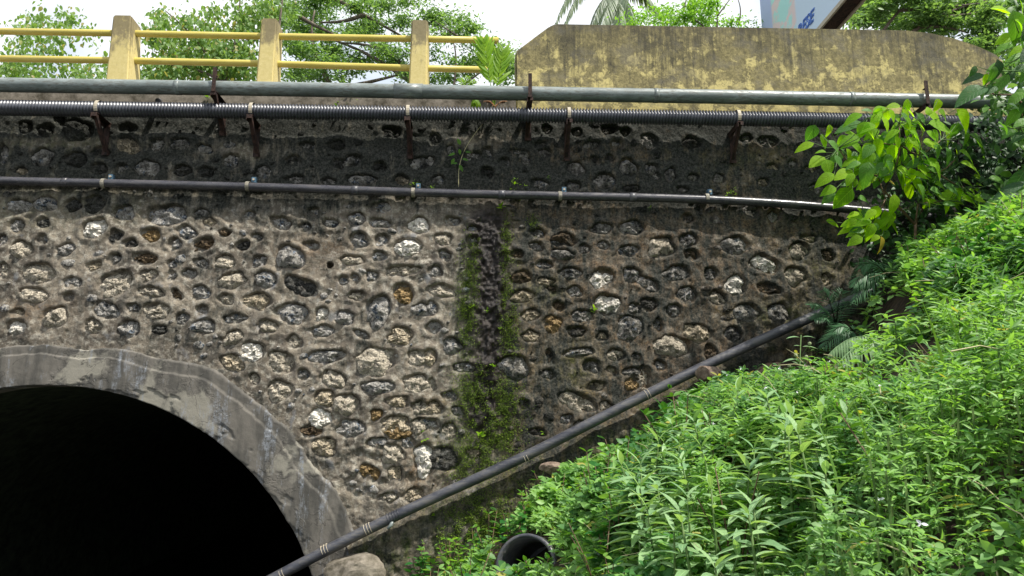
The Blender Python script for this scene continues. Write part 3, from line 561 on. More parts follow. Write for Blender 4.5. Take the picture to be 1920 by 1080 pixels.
# ------------------------------------------------------------------ yellow railing
rail = empty('bridge_railing', P(500, 150, .2), 'yellow railing of tapered concrete posts joined by two steel pipes', 'railing')
YP0, YP1 = .10, .46
for (bl, br_, tl, tr_, yb, yt) in [(197, 240, 210, 245, 150, 25), (479, 512, 489, 519, 153, 31), (766, 801, 771, 802, 158, 34), (-98, -52, -75, -36, 146, 26)]:
    B0, B1, T0, T1 = P(bl, yb, YP0), P(br_, yb, YP0), P(tl, yt, YP0), P(tr_, yt, YP0)
    zb = 7.6; bm = bmesh.new()
    sl = lambda a_, b_: a_.x+(b_.x-a_.x)*(zb-a_.z)/(b_.z-a_.z)
    x0_, x1_ = sl(B0, T0), sl(B1, T1); zt = T0.z; dt = .05
    lay = [[(x0_, YP0, zb), (x1_, YP0, zb), (x1_, YP1, zb), (x0_, YP1, zb)],
           [(T0.x, YP0+.02, zt), (T1.x, YP0+.02, zt), (T1.x, YP1-.04, zt-.02), (T0.x, YP1-.04, zt-.02)]]
    vs = [bm.verts.new(p) for l_ in lay for p in l_]
    for f in [(0, 3, 2, 1), (4, 5, 6, 7), (0, 1, 5, 4), (1, 2, 6, 5), (2, 3, 7, 6), (3, 0, 4, 7)]: bm.faces.new([vs[i] for i in f])
    bmesh.ops.subdivide_edges(bm, edges=list(bm.edges), cuts=3, use_grid_fill=True)
    ed = [e for e in bm.edges if len(e.link_faces) == 2 and e.calc_face_angle(0) > .8]
    bmesh.ops.bevel(bm, geom=ed, offset=.022, segments=3, affect='EDGES')
    me = bpy.data.meshes.new('post'); bm.to_mesh(me); bm.free(); me.materials.append(M['post']); child('post', me, rail)
for pts in ([(-240, 55), (200, 62), (490, 68), (780, 73), (935, 76)], [(-240, 106), (200, 113), (480, 119), (780, 128), (914, 131)]):
    mb = MB(); q_ = [P(a_, b_, .28) for a_, b_ in pts]; mb.tube(q_, .046, 16); child('rail', mb.mesh('rail', M['rail']), rail)

# ------------------------------------------------------------------ pipes along the wall
def dens(pts, n):
    pts = [np.array(p) for p in pts]; L_ = np.concatenate([[0], np.cumsum([np.linalg.norm(b-a) for a, b in zip(pts, pts[1:])])])
    s = np.linspace(0, L_[-1], n); return np.stack([np.interp(s, L_, [p[k] for p in pts]) for k in range(3)], -1), L_[-1]
def smooth_path(pts, n):
    q_, _ = dens(pts, n)
    for _i in range(40): q_[1:-1] = (q_[:-2]+q_[1:-1]*2+q_[2:])/4
    return q_
YG, RG = -.30, .092
gp = [P(-260, 155, YG), P(175, 162, YG), P(600, 168, YG), P(993, 176, YG), P(1400, 182, YG), P(1780, 190, YG), P(2100, 196, YG)]
mb = MB(); mb.tube(smooth_path(gp, 60), RG, 24)
c0, c1 = P(740, 170.5, YG), P(793, 171.5, YG)
gpo = empty('grey_pipe', gp[3], 'thick grey plastic pipe running along the top of the wall below the railing', 'pipe')
child('pipe_run', mb.mesh('pipe_run', M['greypipe']), gpo)
mb = MB(); mb.tube([c0, c1], RG+.006, 24); child('coupling', mb.mesh('coupling', M['greypipe']), gpo)
for cx_ in (330, 1225, 1590):
    yq = np.interp(cx_, [175, 600, 993, 1400, 1780], [162, 168, 176, 182, 190]); mb = MB(); mb.tube([P(cx_, yq, YG), P(cx_+9, yq+.1, YG)], RG+.004, 24); child('coupling', mb.mesh('coupling', M['greypipe']), gpo)
# corrugated conduit
YC, RC = -.26, .088
cp = [P(-260, 198, YC), P(0, 202, YC), P(500, 209, YC), P(1000, 216, YC), P(1500, 224, YC), P(1900, 233, YC), P(2100, 238, YC)]
_, LL = dens(cp, 10); nr_ = int(LL/.040)*4; q_, _ = dens(cp, nr_)
for _i in range(200): q_[1:-1] = (q_[:-2]+q_[1:-1]*2+q_[2:])/4
seg = 18; th = np.arange(seg)*2*math.pi/seg; rad = RC+.014*np.array([1, .6, -1, -.6])[np.arange(nr_) % 4]
V = np.stack([np.repeat(q_[:, 0], seg), q_[:, 1].repeat(seg)+np.outer(rad, np.cos(th)).ravel(), q_[:, 2].repeat(seg)+np.outer(rad, np.sin(th)).ravel()], -1)
idx = np.arange(nr_*seg).reshape(nr_, seg); i2 = np.roll(idx, -1, 1)
q4 = np.stack([idx[:-1], idx[1:], i2[1:], i2[:-1]], -1).reshape(-1, 4)
tag(link('corrugated_conduit', mesh_np('corrugated_conduit', V, q4, M['black_ribbed'], True)), 'black ribbed conduit running the full width of the wall top', 'conduit')
# thin black pipe
YB, RB = -.10, .055
bp = [(-260, 333), (0, 339), (195, 344), (465, 349.5), (775, 361), (1050, 368), (1325, 372), (1450, 379), (1610, 393), (1760, 408), (1900, 425)]
bq = smooth_path([P(a_, b_, YB) for a_, b_ in bp], 80)
bpo = empty('black_pipe', P(1050, 368, YB), 'shiny black water pipe clipped across the middle of the stone wall', 'pipe')
mb = MB(); mb.tube(bq, RB, 20); child('pipe_run', mb.mesh('pipe_run', M['black']), bpo)
mb = MB(); mb.tube([P(118, 341.8, YB), P(128, 342, YB)], RB+.004, 20); child('joint_collar', mb.mesh('joint_collar', M['black']), bpo)
def strap_mesh(name, c, r, wd, mat, a0=-20, a1=200, drop=0, tilt=0):
    mb = MB(); vs = []; fs = []; n = 14
    for k in range(n+1):
        a_ = R(a0+(a1-a0)*k/n)
        for dr in (0, .005):
            for sx in (-1, 1):
                vs.append((c.x+sx*wd/2+tilt*math.sin(a_), c.y+(r+dr)*math.cos(a_), c.z+(r+dr)*math.sin(a_)))
    for k in range(n):
        b_ = 4*k; fs += [(b_+2, b_+3, b_+7, b_+6), (b_, b_+4, b_+5, b_+1), (b_, b_+2, b_+6, b_+4), (b_+1, b_+5, b_+7, b_+3)]
    mb.add(vs, fs); 
    return mb.mesh(name, mat)
names5 = ['first', 'second', 'third', 'fourth', 'fifth']
for i, (x_, y_) in enumerate([(195, 344), (465, 349.5), (775, 361), (1050, 368), (1325, 372)]):
    c = P(x_, y_, YB)
    e = empty('pipe_clip', c, 'tan pipe clip with blue bolt plate on the thin black pipe, %s from left' % names5[i], 'pipe clip', 'clips holding the thin black pipe')
    child('strap', strap_mesh('strap', c, RB+.003, .045, M['strap2'], 20, 300), e)
    mb = MB(); z0 = c.z+RB+.01; mb.box((c.x+.03, -.075, z0), (c.x+.085, -.005, z0+.07)); child('bolt_plate', mb.mesh('bolt_plate', M['blue']), e)
    mb = MB(); mb.tube([(c.x+.058, -.07, z0+.035), (c.x+.058, -.095, z0+.035)], .014, 8); child('bolt', mb.mesh('bolt', M['strap']), e)
def bracket(px, pc, Yc, r, lab, grp, longleg, strapmat, up=False, flip=False):
    c = P(px, pc, Yc); zb = c.z-r-.004
    e = empty('pipe_bracket', (c.x, 0, zb), lab, 'bracket', grp)
    wdt = .075; yo = Yc-r-.03
    mb = MB(); mb.box((c.x-wdt/2, yo, zb-.008), (c.x+wdt/2, .02, zb)); mb.box((c.x-wdt/2, yo, zb-.07), (c.x-wdt/2+.007, .02, zb-.008))
    mb.box((c.x-wdt/2+.007, yo, zb-.05), (c.x+wdt/2, yo+.006, zb-.008)) if not flip else mb.box((c.x+.0, yo, zb-.05), (c.x+wdt/2, yo+.006, zb-.008))
    child('arm', mb.mesh('arm', M['rust']), e)
    if longleg:
        mb = MB(); a_ = Vector((c.x, yo+.03, zb-.02)); b_ = Vector((c.x+(.02 if not flip else -.02), -.015, zb-.43))
        mb.bar(a_, b_, .055, .008); dd = .026 if not flip else -.026
        mb.bar(a_+Vector((dd, -.01, 0)), b_+Vector((dd, -.01, 0)), .008, .05); child('brace', mb.mesh('brace', M['rust']), e)
        mb = MB(); mb.box((c.x-.035, -.045, zb-.44), (c.x+.035, -.036, zb-.02)); child('wall_plate', mb.mesh('wall_plate', M['rust']), e)
    if up:
        mb = MB(); mb.box((c.x-.024, yo-.012, zb-.008), (c.x+.024, yo-.004, c.z+r+.13)); mb.box((c.x-.024, yo-.004, c.z+r+.02), (c.x+.024, yo+.05, c.z+r+.028)); child('upright', mb.mesh('upright', M['rust']), e)
    else:
        child('strap', strap_mesh('strap', c, r+.019 if strapmat is M['strap'] else r+.010, .042, strapmat, -10, 215), e)
for i, x_ in enumerate([187, 474, 766, 1066, 1382]):
    bracket(x_, np.interp(x_, [0, 500, 1000, 1500], [202, 209, 216, 224]), YC, RC, 'rusty triangular bracket with pale strap under the ribbed conduit, %s from the left' % names5[i],
            'brackets under the ribbed conduit', True, M['strap'], flip=x_ > 1000)
for x_, lb in ((408, 'rusty bracket gripping the grey pipe left of the middle railing post'), (993, 'rusty bracket gripping the grey pipe beside the left end of the parapet'), (1728, 'rusty bracket gripping the grey pipe above the bright shrub')):
    bracket(x_, np.interp(x_, [175, 600, 993, 1400, 1780], [162, 168, 176, 182, 190]), YG, RG, lb, 'brackets of the grey pipe', x_ < 1200, M['rust'], up=True, flip=x_ > 900)
mb = MB(); mb.tube([P(300, 190, 0), P(296, 189, -.16)], .035, 14); tag(link('drain_stub', mb.mesh('drain_stub', M['dusty'])), 'short dark drain pipe end sticking out above the ribbed conduit', 'drain pipe')
for cx_ in (660, 935, 1180):
    yq = np.interp(cx_, [p[0] for p in bp], [p[1] for p in bp]); yr = np.interp(cx_+12, [p[0] for p in bp], [p[1] for p in bp]); mb = MB(); mb.tube([P(cx_, yq, YB), P(cx_+12, yr, YB)], RB+.005, 20); child('joint_collar', mb.mesh('joint_collar', M['dusty']), bpo)
# slanting pipe
YD, RD = -.24, .062
dp = [(430, 1128), (520, 1082), (605, 1034), (730, 972), (850, 916), (985, 858), (1130, 781), (1320, 686), (1430, 636), (1525, 592), (1640, 545)]
dq = smooth_path([P(a_, b_, YD) for a_, b_ in dp], 80)
dpo = empty('slanting_pipe', P(850, 916, YD), 'black plastic pipe slanting down the wall toward the arch foot', 'pipe')
mb = MB(); mb.tube(dq, RD, 20); child('pipe_run', mb.mesh('pipe_run', M['dusty']), dpo)
for px_, k in ((1213, 2), (985, 2), (738, 5), (690, 3), (530, 2), (610, 3)):
    mb = MB()
    for j in range(k):
        xx = px_+(j-(k-1)/2)*5; a_ = P(xx, np.interp(xx, [p[0] for p in dp], [p[1] for p in dp]), YD); b_ = P(xx+3, np.interp(xx+3, [p[0] for p in dp], [p[1] for p in dp]), YD)
        mb.tube([a_, a_+(b_-a_).normalized()*.006], RD+.004, 16)
    child('wire_tie', mb.mesh('wire_tie', M['strap'] if px_ != 738 else M['dusty']), dpo)
mb = MB(); mb.tube([P(738, 972, YD), P(733, 985, -.30), P(727, 992, -.30)], [.02, .022, .018], 10); child('stub', mb.mesh('stub', M['greypipe']), dpo)

# ------------------------------------------------------------------ leaf builders
def leaf_tmpl(w=.42, fold=.12, droop=.12, widest=.38, n=4):
    """unit leaf along +x, normal +z; returns V, quads(list), tris"""
    V = [(0, 0, 0)]; Q = []; T = []
    xs_ = np.linspace(0, 1, n+1)[1:-1]
    for x in xs_:
        t = (x/widest if x < widest else (1-x)/(1-widest)); hw_ = w/2*math.sin(min(1, t)*math.pi/2)**.85
        z = -droop*x*x
        V += [(x, -hw_, z+fold*hw_), (x, 0, z), (x, hw_, z+fold*hw_)]
    V.append((1, 0, -droop)); last = len(V)-1; m = len(xs_)
    T += [(0, 1, 2), (0, 2, 3)]
    for k in range(m-1):
        b_ = 1+3*k; Q += [(b_, b_+3, b_+4, b_+1), (b_+1, b_+4, b_+5, b_+2)]
    b_ = 1+3*(m-1); T += [(b_, last, b_+1), (b_+1, last, b_+2)]
    return np.array(V), np.array(Q).reshape(-1, 4), np.array(T).reshape(-1, 3)
def scatter(name, tm, pos, dirs, nrm, size, mat, smooth=True, rnd=None, wid=None):
    """join leaf copies: pos (n,3), dirs (n,3) leaf axis, nrm (n,3) approx normals, size (n,)"""
    V, Q, T = tm; n = len(pos); dirs = dirs/np.linalg.norm(dirs, axis=1, keepdims=True)
    y = np.cross(nrm, dirs); y /= np.linalg.norm(y, axis=1, keepdims=True)+1e-9; z = np.cross(dirs, y)
    sw = size if wid is None else wid
    W = pos[:, None, :]+V[None, :, 0:1]*(dirs*size[:, None])[:, None, :]+V[None, :, 1:2]*(y*sw[:, None])[:, None, :]+V[None, :, 2:3]*(z*size[:, None])[:, None, :]
    off = (np.arange(n)*len(V))[:, None, None]
    Fs = []
    if len(Q): Fs.append((Q[None]+off).reshape(-1, 4))
    if len(T): Fs.append((T[None]+off).reshape(-1, 3))
    if rnd is None: rnd = rng.random(n)
    return mesh_np(name, W.reshape(-1, 3), Fs, mat, smooth, {'rnd': np.repeat(rnd, len(V))})
def unit(n):
    v = rng.normal(size=(n, 3)); return v/np.linalg.norm(v, axis=1, keepdims=True)
LT_SMALL = leaf_tmpl(.5, .25, .12, .4, 3); LT = leaf_tmpl(.55, .2, .15, .38, 4); LT_N = leaf_tmpl(.27, .25, .34, .42, 5)
LT_SH = leaf_tmpl(.74, .12, .28, .36, 7); LT_BIG = leaf_tmpl(.46, .22, .3, .5, 6)
def leaf_mesh(tm, mat, name='leaf'):
    V, Q, T = tm; return mesh_np(name, V, [Q, T], mat, True)
def orient(o, pos, d, n, s):
    d = Vector(d).normalized(); y = Vector(n).cross(d).normalized(); z = d.cross(y)
    m = Matrix((d, y, z)).transposed().to_4x4(); o.matrix_world = Matrix.Translation(pos) @ m @ Matrix.Diagonal((s, s, s, 1))
def leafobj(me, root, pos, d, n, s, label=None):
    o = bpy.data.objects.new('leaf', me); COL.objects.link(o); o.parent = root
    dd = Vector(d).normalized(); y = Vector(n).cross(dd)
    y = y.normalized() if y.length > 1e-4 else Vector((0, 1, 0)); z = dd.cross(y)
    m = Matrix((dd, y, z)).transposed().to_4x4()
    o.matrix_local = Matrix.Translation(Vector(pos)-Vector(root.location)) @ m @ Matrix.Diagonal((s, s, s, 1))
    if label: o['label'] = label
    return o

# ------------------------------------------------------------------ ground cover on the bank
def clear_px(px, py):   # hollows in the greenery where soil and shade show
    h_ = (((px-1650)/115)**2+((py-620)/100)**2 < 1) | ((px < 1690) & (px > 1400) & (py < np.interp(px, [1400, 1520, 1600, 1690], [700, 690, 700, 560])))
    h2 = ((px-1600)/65)**2+((py-930)/40)**2 < 1
    h3 = ((px-1000)/45)**2+((py-880)/28)**2 < 1
    return h_, h2 | h3
N = 52000
x = rng.uniform(-1.3, 9.5, N); y = rng.uniform(-8.6, -.12, N)
N2 = 46000; x = np.concatenate([x, rng.uniform(.6, 4.6, N2)]); y = np.concatenate([y, rng.uniform(-8.0, -3.6, N2)]); N += N2
dist = np.hypot(x, y+9)
z = gz(x, y); lump = fbm(x*1.7, y*1.7, 3); hgt = (.03+.72*np.clip(lump*1.7-.45, 0, 1)*rng.random(N)**.45)*np.clip((x+1.2)/2.6, .25, 1)*np.where(y > -.8, .75, 1)
px, py, dep = proj(x, y, z+hgt)
h1, h2 = clear_px(px, py)
lim = np.interp(px, [700, 800, 960, 1050, 1150, 1300, 1450, 1550, 1700, 1900], [1068, 1040, 965, 885, 832, 745, 690, 665, 470, 385])
keep = (dep > 1.5) & (px > 640) & (px < 2150) & (py > lim-25*rng.random(N)) & (py < 1250) & ~(h1 & (rng.random(N) < .93)) & ~(h2 & (rng.random(N) < .8)) & (dist > 2.0)
keep &= ~((np.hypot(px-985, py-1056) < 74) & ((py < 1062) | (y > -2.9)))
keep &= rng.random(N) < np.clip(.35+dep/9, 0, 1)
keep &= ~((fbm(x*2.6, y*2.6, 8) < .42) & (rng.random(N) < .85)); spec = fbm(x*1.1+9, y*1.1, 4)+rng.normal(0, .05, N) > .53
x, y, z, hgt, px, py, lump, pdep, spec = [a_[keep] for a_ in (x, y, z, hgt, px, py, lump, dep, spec)]; n = len(x); print('sprigs', n)
big = np.interp(px, [1000, 1500, 1800], [1.0, .85, 1.05])*np.where((px > 1050) & (py < 760) & (px < 1600), .75, 1)
K = 6; ang = rng.uniform(0, 6.28, (n, 1))+np.arange(K)[None]*(2*math.pi/K)+rng.normal(0, .25, (n, K)); lay = np.where(np.arange(K) % 2, 1, 0)[None]
el = rng.uniform(-.55, .6, (n, K))+.25*lay
base = np.stack([x, y, z+hgt], -1)[:, None, :]+np.stack([0*ang, 0*ang, -.03*(1-lay)+0*ang], -1)
dr = np.stack([np.cos(ang)*np.cos(el), np.sin(ang)*np.cos(el), np.sin(el)], -1)
nm = np.array([.05, -.5, 1])[None, None]+rng.normal(0, .42, (n, K, 3))
sz = rng.uniform(.05, .12, (n, K))*(big*np.clip(pdep/6.3, .42, 1.05))[:, None]; patch = np.clip(fbm(x*1.3+5, y*1.3, 2)+rng.normal(0, .12, n), 0, 1)
yel = rng.random(n) < .02
inw = (px > 1180) & (px < 1600) & (py > 660); patch = patch-.12*inw
rn = np.clip(np.repeat(sm(.25, .72, patch)*.85, K)+rng.normal(0, .06, n*K), 0, .89); rn = np.where(np.repeat(yel, K) & (rng.random(n*K) < .6), 1., rn)
sk = np.repeat(spec, K); wf = np.where(sk, .55, 1.15)
me = scatter('ground_cover', LT_SMALL, base.reshape(-1, 3), dr.reshape(-1, 3), nm.reshape(-1, 3), sz.ravel()*np.where(sk, 1.15, .95), L['cover'], True, np.where(rn > .95, rn, np.clip(rn+np.where(sk, .1, 0), 0, .87)), sz.ravel()*wf)
tag(link('ground_cover', me), 'low bright green ground cover spreading over the bank', 'ground cover', kind='stuff')
# thin stems beneath, white flowers on top
m_ = rng.choice(n, 2600, replace=False); mb = MB()
V = []; Fq = []
for k, i in enumerate(m_):
    b0_ = np.array([x[i], y[i], z[i]-.02]); t0 = b0_+[rng.normal(0, .03), rng.normal(0, .03), hgt[i]+.03]; w_ = np.array([.004, 0, 0])
    V += [b0_-w_, b0_+w_, t0+w_, t0-w_]; Fq.append([4*k, 4*k+1, 4*k+2, 4*k+3])
tag(link('cover_stems', mesh_np('cover_stems', np.array(V), np.array(Fq), M['stem'])), 'thin green stems under the ground cover leaves', 'stems', kind='stuff')
m_ = rng.choice(n, 420, replace=False); mb = MB()
for i in m_:
    p0 = np.array([x[i], y[i], z[i]+hgt[i]*rng.uniform(.6, 1.15)]); dv_ = rng.normal(0, 1, 3)*[1, 1, .5]; dv_ /= np.linalg.norm(dv_); l_ = rng.uniform(.08, .32); mb.tube([p0, p0+dv_*l_*.5+[0, 0, .02], p0+dv_*l_], [.003, .0025, .0015], 4, False)
tag(link('dead_twigs', mb.mesh('dead_twigs', M['drystalk'])), 'pale dead stems scattered through the ground cover', 'twigs', kind='stuff')
wt = np.where(px > 1580, 3., 1.)*(py < 800)+.6; wt /= wt.sum(); m_ = rng.choice(n, 150, replace=False, p=wt)
fp = np.repeat(np.stack([x[m_], y[m_], z[m_]+hgt[m_]+.07], -1), 4, 0); fd = np.stack([rng.normal(0, 1, len(fp)), -abs(rng.normal(.6, .5, len(fp))), rng.normal(0, .7, len(fp))], -1)
tag(link('white_flowers', scatter('white_flowers', LT_SMALL, fp, fd, unit(len(fp)), rng.uniform(.011, .019, len(fp)), M['flower'])), 'tiny white flowers dotted over the ground cover', 'flowers', kind='stuff')
# grass among it
def blades(name, cents, per, ln, mat, spread=.12, wd=.008, lean=.5):
    V = []; Fq = []; rr_ = []; k = 0
    for c in cents:
        for _ in range(per):
            a_ = rng.uniform(0, 6.28); d_ = np.array([math.cos(a_), math.sin(a_), 0]); l_ = ln*rng.uniform(.6, 1.15); b_ = np.array(c)+[rng.normal(0, spread), rng.normal(0, spread), 0]
            sd_ = np.array([-d_[1], d_[0], 0])*wd; r0 = rng.random(); le = lean*rng.uniform(.3, 1.3); ns = 5
            for j in range(ns+1):
                t_ = j/ns; p = b_+np.array([0, 0, 1])*l_*(t_-.35*le*t_**3)+d_*l_*le*t_**2; ww = sd_*(1-t_**2*.92)
                V += [p-ww, p+ww]; rr_ += [r0, r0]
                if j < ns: Fq.append([k+2*j, k+2*j+1, k+2*j+3, k+2*j+2])
            k += 2*(ns+1)
    return mesh_np(name, np.array(V), np.array(Fq), mat, True, {'rnd': np.array(rr_)})
def ground_hit(px, py):
    d = FW*F+RT*(px-960)-UP*(py-540); d = d/np.linalg.norm(d); t = .8
    while t < 30:
        p = CAM+d*t
        if p[1] > -.1: p = CAM+d*((D-.25)/d[1]); return Vector((p[0], p[1], float(gz(p[0], p[1]))))
        if p[2] < gz(p[0], p[1]): break
        t += .03
    return Vector((p[0], p[1], float(gz(p[0], p[1]))))
gc = [ground_hit(*p) for p in [(1030, 1000), (1060, 960), (1100, 1010), (1150, 930), (1120, 970), (1210, 900), (1005, 960), (1190, 1000), (1070, 1040), (1240, 870), (1160, 985), (1300, 1010)]]
tag(link('grass', blades('grass', gc, 16, .42, L['grass'], .10, .006, .6)), 'thin green grass blades growing through the low cover', 'grass', kind='stuff')

# ------------------------------------------------------------------ moss on the wall
def wall_pts(n, fn):
    out = []
    while len(out) < n:
        px = rng.uniform(820, 1080, 4000); py = rng.uniform(395, 1075, 4000); p_ = fn(px, py)
        k = rng.random(4000) < p_; out += list(zip(px[k], py[k]))
    return np.array(out[:n])
def mossfn(px, py):
    n = fbm(px/14, py/14, 3); cx = np.interp(py, [380, 640, 800], [918, 922, 903])
    a_ = blob(px, py, 880, 500, 13, 45)+blob(px, py, 876, 590, 16, 60)+blob(px, py, 950, 450, 9, 50)+.7*blob(px, py, 948, 540, 8, 50)+blob(px, py, 955, 620, 14, 55)+.7*blob(px, py, 1000, 415, 9, 14)
    a_ += .9*blob(px, py, 885, 740, 26, 45)+blob(px, py, 945, 760, 26, 45)+1.0*blob(px, py, 920, 830, 45, 40)+.8*blob(px, py, 880, 870, 35, 30)+.3*blob(px, py, 895, 455, 10, 30)
    a_ += (py > diag(px)+22)*(.9*blob(px, py, 900, 970, 70, 45)+.7*blob(px, py, 960, 1010, 50, 40)+.3*blob(px, py, 850, 1030, 80, 30))
    return np.clip(a_, 0, 1)*sm(.30, .52, n)*(.45+.55*sm(.35, .55, fbm(px/6, py/6, 7)))
mp = wall_pts(34000, mossfn); wp = np.array([P(a_, b_, 0) for a_, b_ in mp]); jx = np.clip(np.searchsorted(xs, wp[:, 0]), 0, nx_-1); jz = np.clip(np.searchsorted(zs, wp[:, 2]), 0, nz_-1)
wp[:, 1] = -H[jz, jx]-rng.uniform(0, .02, len(wp)); dd = unit(len(wp)); dd[:, 1] = -abs(dd[:, 1])-.3; dd[:, 2] += .3
cen = rng.random(len(wp))
o = child('moss', scatter('moss', LT_SMALL, wp, dd, np.tile([0, -.5, 1.], (len(wp), 1))+rng.normal(0, .3, (len(wp), 3)), rng.uniform(.008, .020, len(wp)), L['moss'], True, cen), bridge); o['kind'] = 'stuff'
# sprouts rooted in the wall
def sprout(px, py, k, size, lab, grp=None, spread=1.0, Y=-.05, mat='fern'):
    c = P(px, py, Y); e = empty('wall_sprout', c, lab, 'small plant', grp)
    mb = MB(); mb.tube([c+Vector((0, .06, -.03)), c], [.004, .003], 5); child('stem', mb.mesh('stem', M['stem']), e)
    n = k; a_ = rng.uniform(0, 6.28)+np.arange(n)*2.4; d_ = np.stack([np.cos(a_), -abs(np.sin(a_))*.6-.2, .35+.4*np.sin(a_)], -1)
    pos = np.tile(np.array(c), (n, 1))+rng.normal(0, .012*spread, (n, 3)); nn = np.tile([0, -.7, .8], (n, 1))+rng.normal(0, .2, (n, 3))
    child('foliage', scatter('foliage', LT, pos, d_, nn, rng.uniform(.6, 1.1, n)*size, L[mat]), e)
sprout(940, 389, 6, .09, 'pale green seedling hanging at the top of the damp streak, under the black pipe')
sprout(887, 575, 4, .05, 'small sprout on the left moss strip halfway down the damp streak')
sprout(913, 583, 5, .045, 'small sprout in the middle of the dark damp streak')
sprout(936, 616, 4, .04, 'tiny sprout low on the damp streak beside the right moss strip')
sprout(925, 687, 6, .06, 'green sprout beside the big grey stone at the foot of the damp streak')
sprout(1113, 582, 7, .07, 'green sprout at the corner of the lower pale square stone')
sprout(900, 815, 6, .08, 'green seedling with a yellow leaf in the moss just above the slanting pipe')
sprout(797, 822, 6, .05, 'small sprout growing between rubble stones above the slanting pipe', spread=3)
sprout(778, 344, 8, .05, 'green tuft on the thin black pipe beside its third clip', spread=2)
sprout(812, 352, 6, .04, 'little green tuft on the thin black pipe left of the damp streak', spread=2)
sprout(965, 355, 26, .05, 'row of small green leaves on the thin black pipe right of the damp streak', spread=7)
sprout(1370, 361, 12, .05, 'green tuft on the thin black pipe right of its last clip', spread=3)
sprout(1028, 333, 4, .04, 'tiny pale sprout on the dark wall above the fourth clip')
sprout(1219, 891-890+388, 4, .05, 'tiny sprout just below the thin black pipe right of its fourth clip')
sprout(1017, 812, 5, .045, 'tiny sprout on a dark stone low on the wall near the slanting pipe')
sprout(818, 966, 5, .06, 'yellow green seedling on the mossy wall under the slanting pipe')
# trailing vine
c = [P(905, 232, -.1), P(885, 255, -.1), P(868, 278, -.1), P(858, 300, -.09), P(855, 330, -.06), P(860, 350, -.06)]
vine = empty('trailing_vine', c[2], 'thin trailing vine with few green leaves on dark wall below ribbed conduit', 'vine')
mb = MB(); mb.tube(smooth_path(c, 20), .005, 5); child('stem', mb.mesh('stem', M['drystalk']), vine)
lm = leaf_mesh(LT, L['big'])
for (a_, b_, s_, an) in [(863, 272, .10, 250), (861, 279, .08, 80), (854, 288, .10, 170), (872, 285, .08, 0), (852, 297, .09, 120), (867, 298, .08, 10), (861, 309, .10, 60), (858, 306, .07, 180)]:
    d_ = RT*math.cos(R(an))-UP*math.sin(R(an)); leafobj(lm, vine, P(a_, b_, -.11), d_, (0.1, -1, .5), s_)

# ------------------------------------------------------------------ fronds
def frond_mesh(name, base, tip, sag, nl, ll, mat, wid=.02, ang=55, droop=.25, taper=True, nrm=(0, -.6, .8), t0=.12):
    base, tip = np.array(base), np.array(tip); nl_ = nl; ts = np.linspace(t0, .985, nl_)
    def C_(t_): return base*(1-t_)+tip*t_+np.array([0, 0, 1.0])*sag*4*t_*(1-t_)
    pos = np.array([C_(t_) for t_ in ts]); tan = np.array([C_(min(1, t_+.02))-C_(t_-.02) for t_ in ts]); tan /= np.linalg.norm(tan, axis=1, keepdims=True)
    nn = np.array(nrm, float); nn /= np.linalg.norm(nn); sd_ = np.cross(tan, nn); sd_ /= np.linalg.norm(sd_, axis=1, keepdims=True)
    prof = np.sin(np.clip((ts-t0)/(1-t0)*.86+.16, 0, 1)*math.pi)**.6 if taper else np.ones(nl_)
    PS, DS, SZ = [], [], []
    for s_ in (-1, 1):
        a_ = R(ang)*(1-.45*ts)[:, None]; d_ = tan*np.cos(a_)+sd_*s_*np.sin(a_)+np.array([0, 0, -droop])+rng.normal(0, .05, (nl_, 3))
        PS.append(pos); DS.append(d_); SZ.append(ll*prof*rng.uniform(.9, 1.1, nl_))
    PS, DS, SZ = np.concatenate(PS), np.concatenate(DS), np.concatenate(SZ)
    tm = leaf_tmpl(1.0, .02, .22, .35, 4); nrmv = np.tile(nn, (len(PS), 1))+rng.normal(0, .12, (len(PS), 3))
    V, Q, T = tm; tm2 = (V*np.array([1, 1, 1]), Q, T)
    dirs = DS/np.linalg.norm(DS, axis=1, keepdims=True); yv = np.cross(nrmv, dirs); yv /= np.linalg.norm(yv, axis=1, keepdims=True); zv = np.cross(dirs, yv)
    W = PS[:, None]+V[None, :, 0:1]*(dirs*SZ[:, None])[:, None]+V[None, :, 1:2]*(yv*wid)[:, None]+V[None, :, 2:3]*(zv*SZ[:, None])[:, None]
    off = (np.arange(len(PS))*len(V))[:, None, None]
    # rachis as a thin strip
    W = W.reshape(-1, 3); r0 = len(W); ns = 12; rv = []
    for j in range(ns+1):
        t_ = j/ns; p = C_(t_); rv += [p-np.array([.006, 0, 0])*(1.2-t_), p+np.array([.006, 0, 0])*(1.2-t_), p+np.array([0, 0, -.01])*(1.2-t_)]
    rq = []
    for j in range(ns):
        for k in range(3): rq.append((r0+3*j+k, r0+3*j+(k+1) % 3, r0+3*j+3+(k+1) % 3, r0+3*j+3+k))
    W = np.concatenate([W, np.array(rv)]); rn_ = np.concatenate([np.repeat(rng.random(len(PS)), len(V)), np.full(len(rv), .9)])
    return mesh_np(name, W, [np.concatenate([(Q[None]+off).reshape(-1, 4), np.array(rq)]), (T[None]+off).reshape(-1, 3)], mat, True, {'rnd': rn_})
def frondy(name, cat, lab, base, fr, mat, Y, ll, nl, wid, sag=.1, grp=None, **kw):
    b_ = P(base[0], base[1], Y); e = empty(name, b_, lab, cat, grp)
    for (tx, ty, dy) in fr:
        child('frond', frond_mesh('frond', b_, P(tx, ty, Y+dy), sag, nl, ll, mat, wid, **kw), e)
    return e
frondy('palm_seedling', 'palm', 'dark green palm seedling where the slanting pipe enters the bushes', (1568, 612), [(1518, 572, -.1), (1545, 545, 0), (1580, 545, 0), (1525, 600, -.1), (1600, 568, .1)], L['palmlet'], -.8, .17, 17, .014, .08, 'palm seedlings on the bank', droop=.1, ang=62)
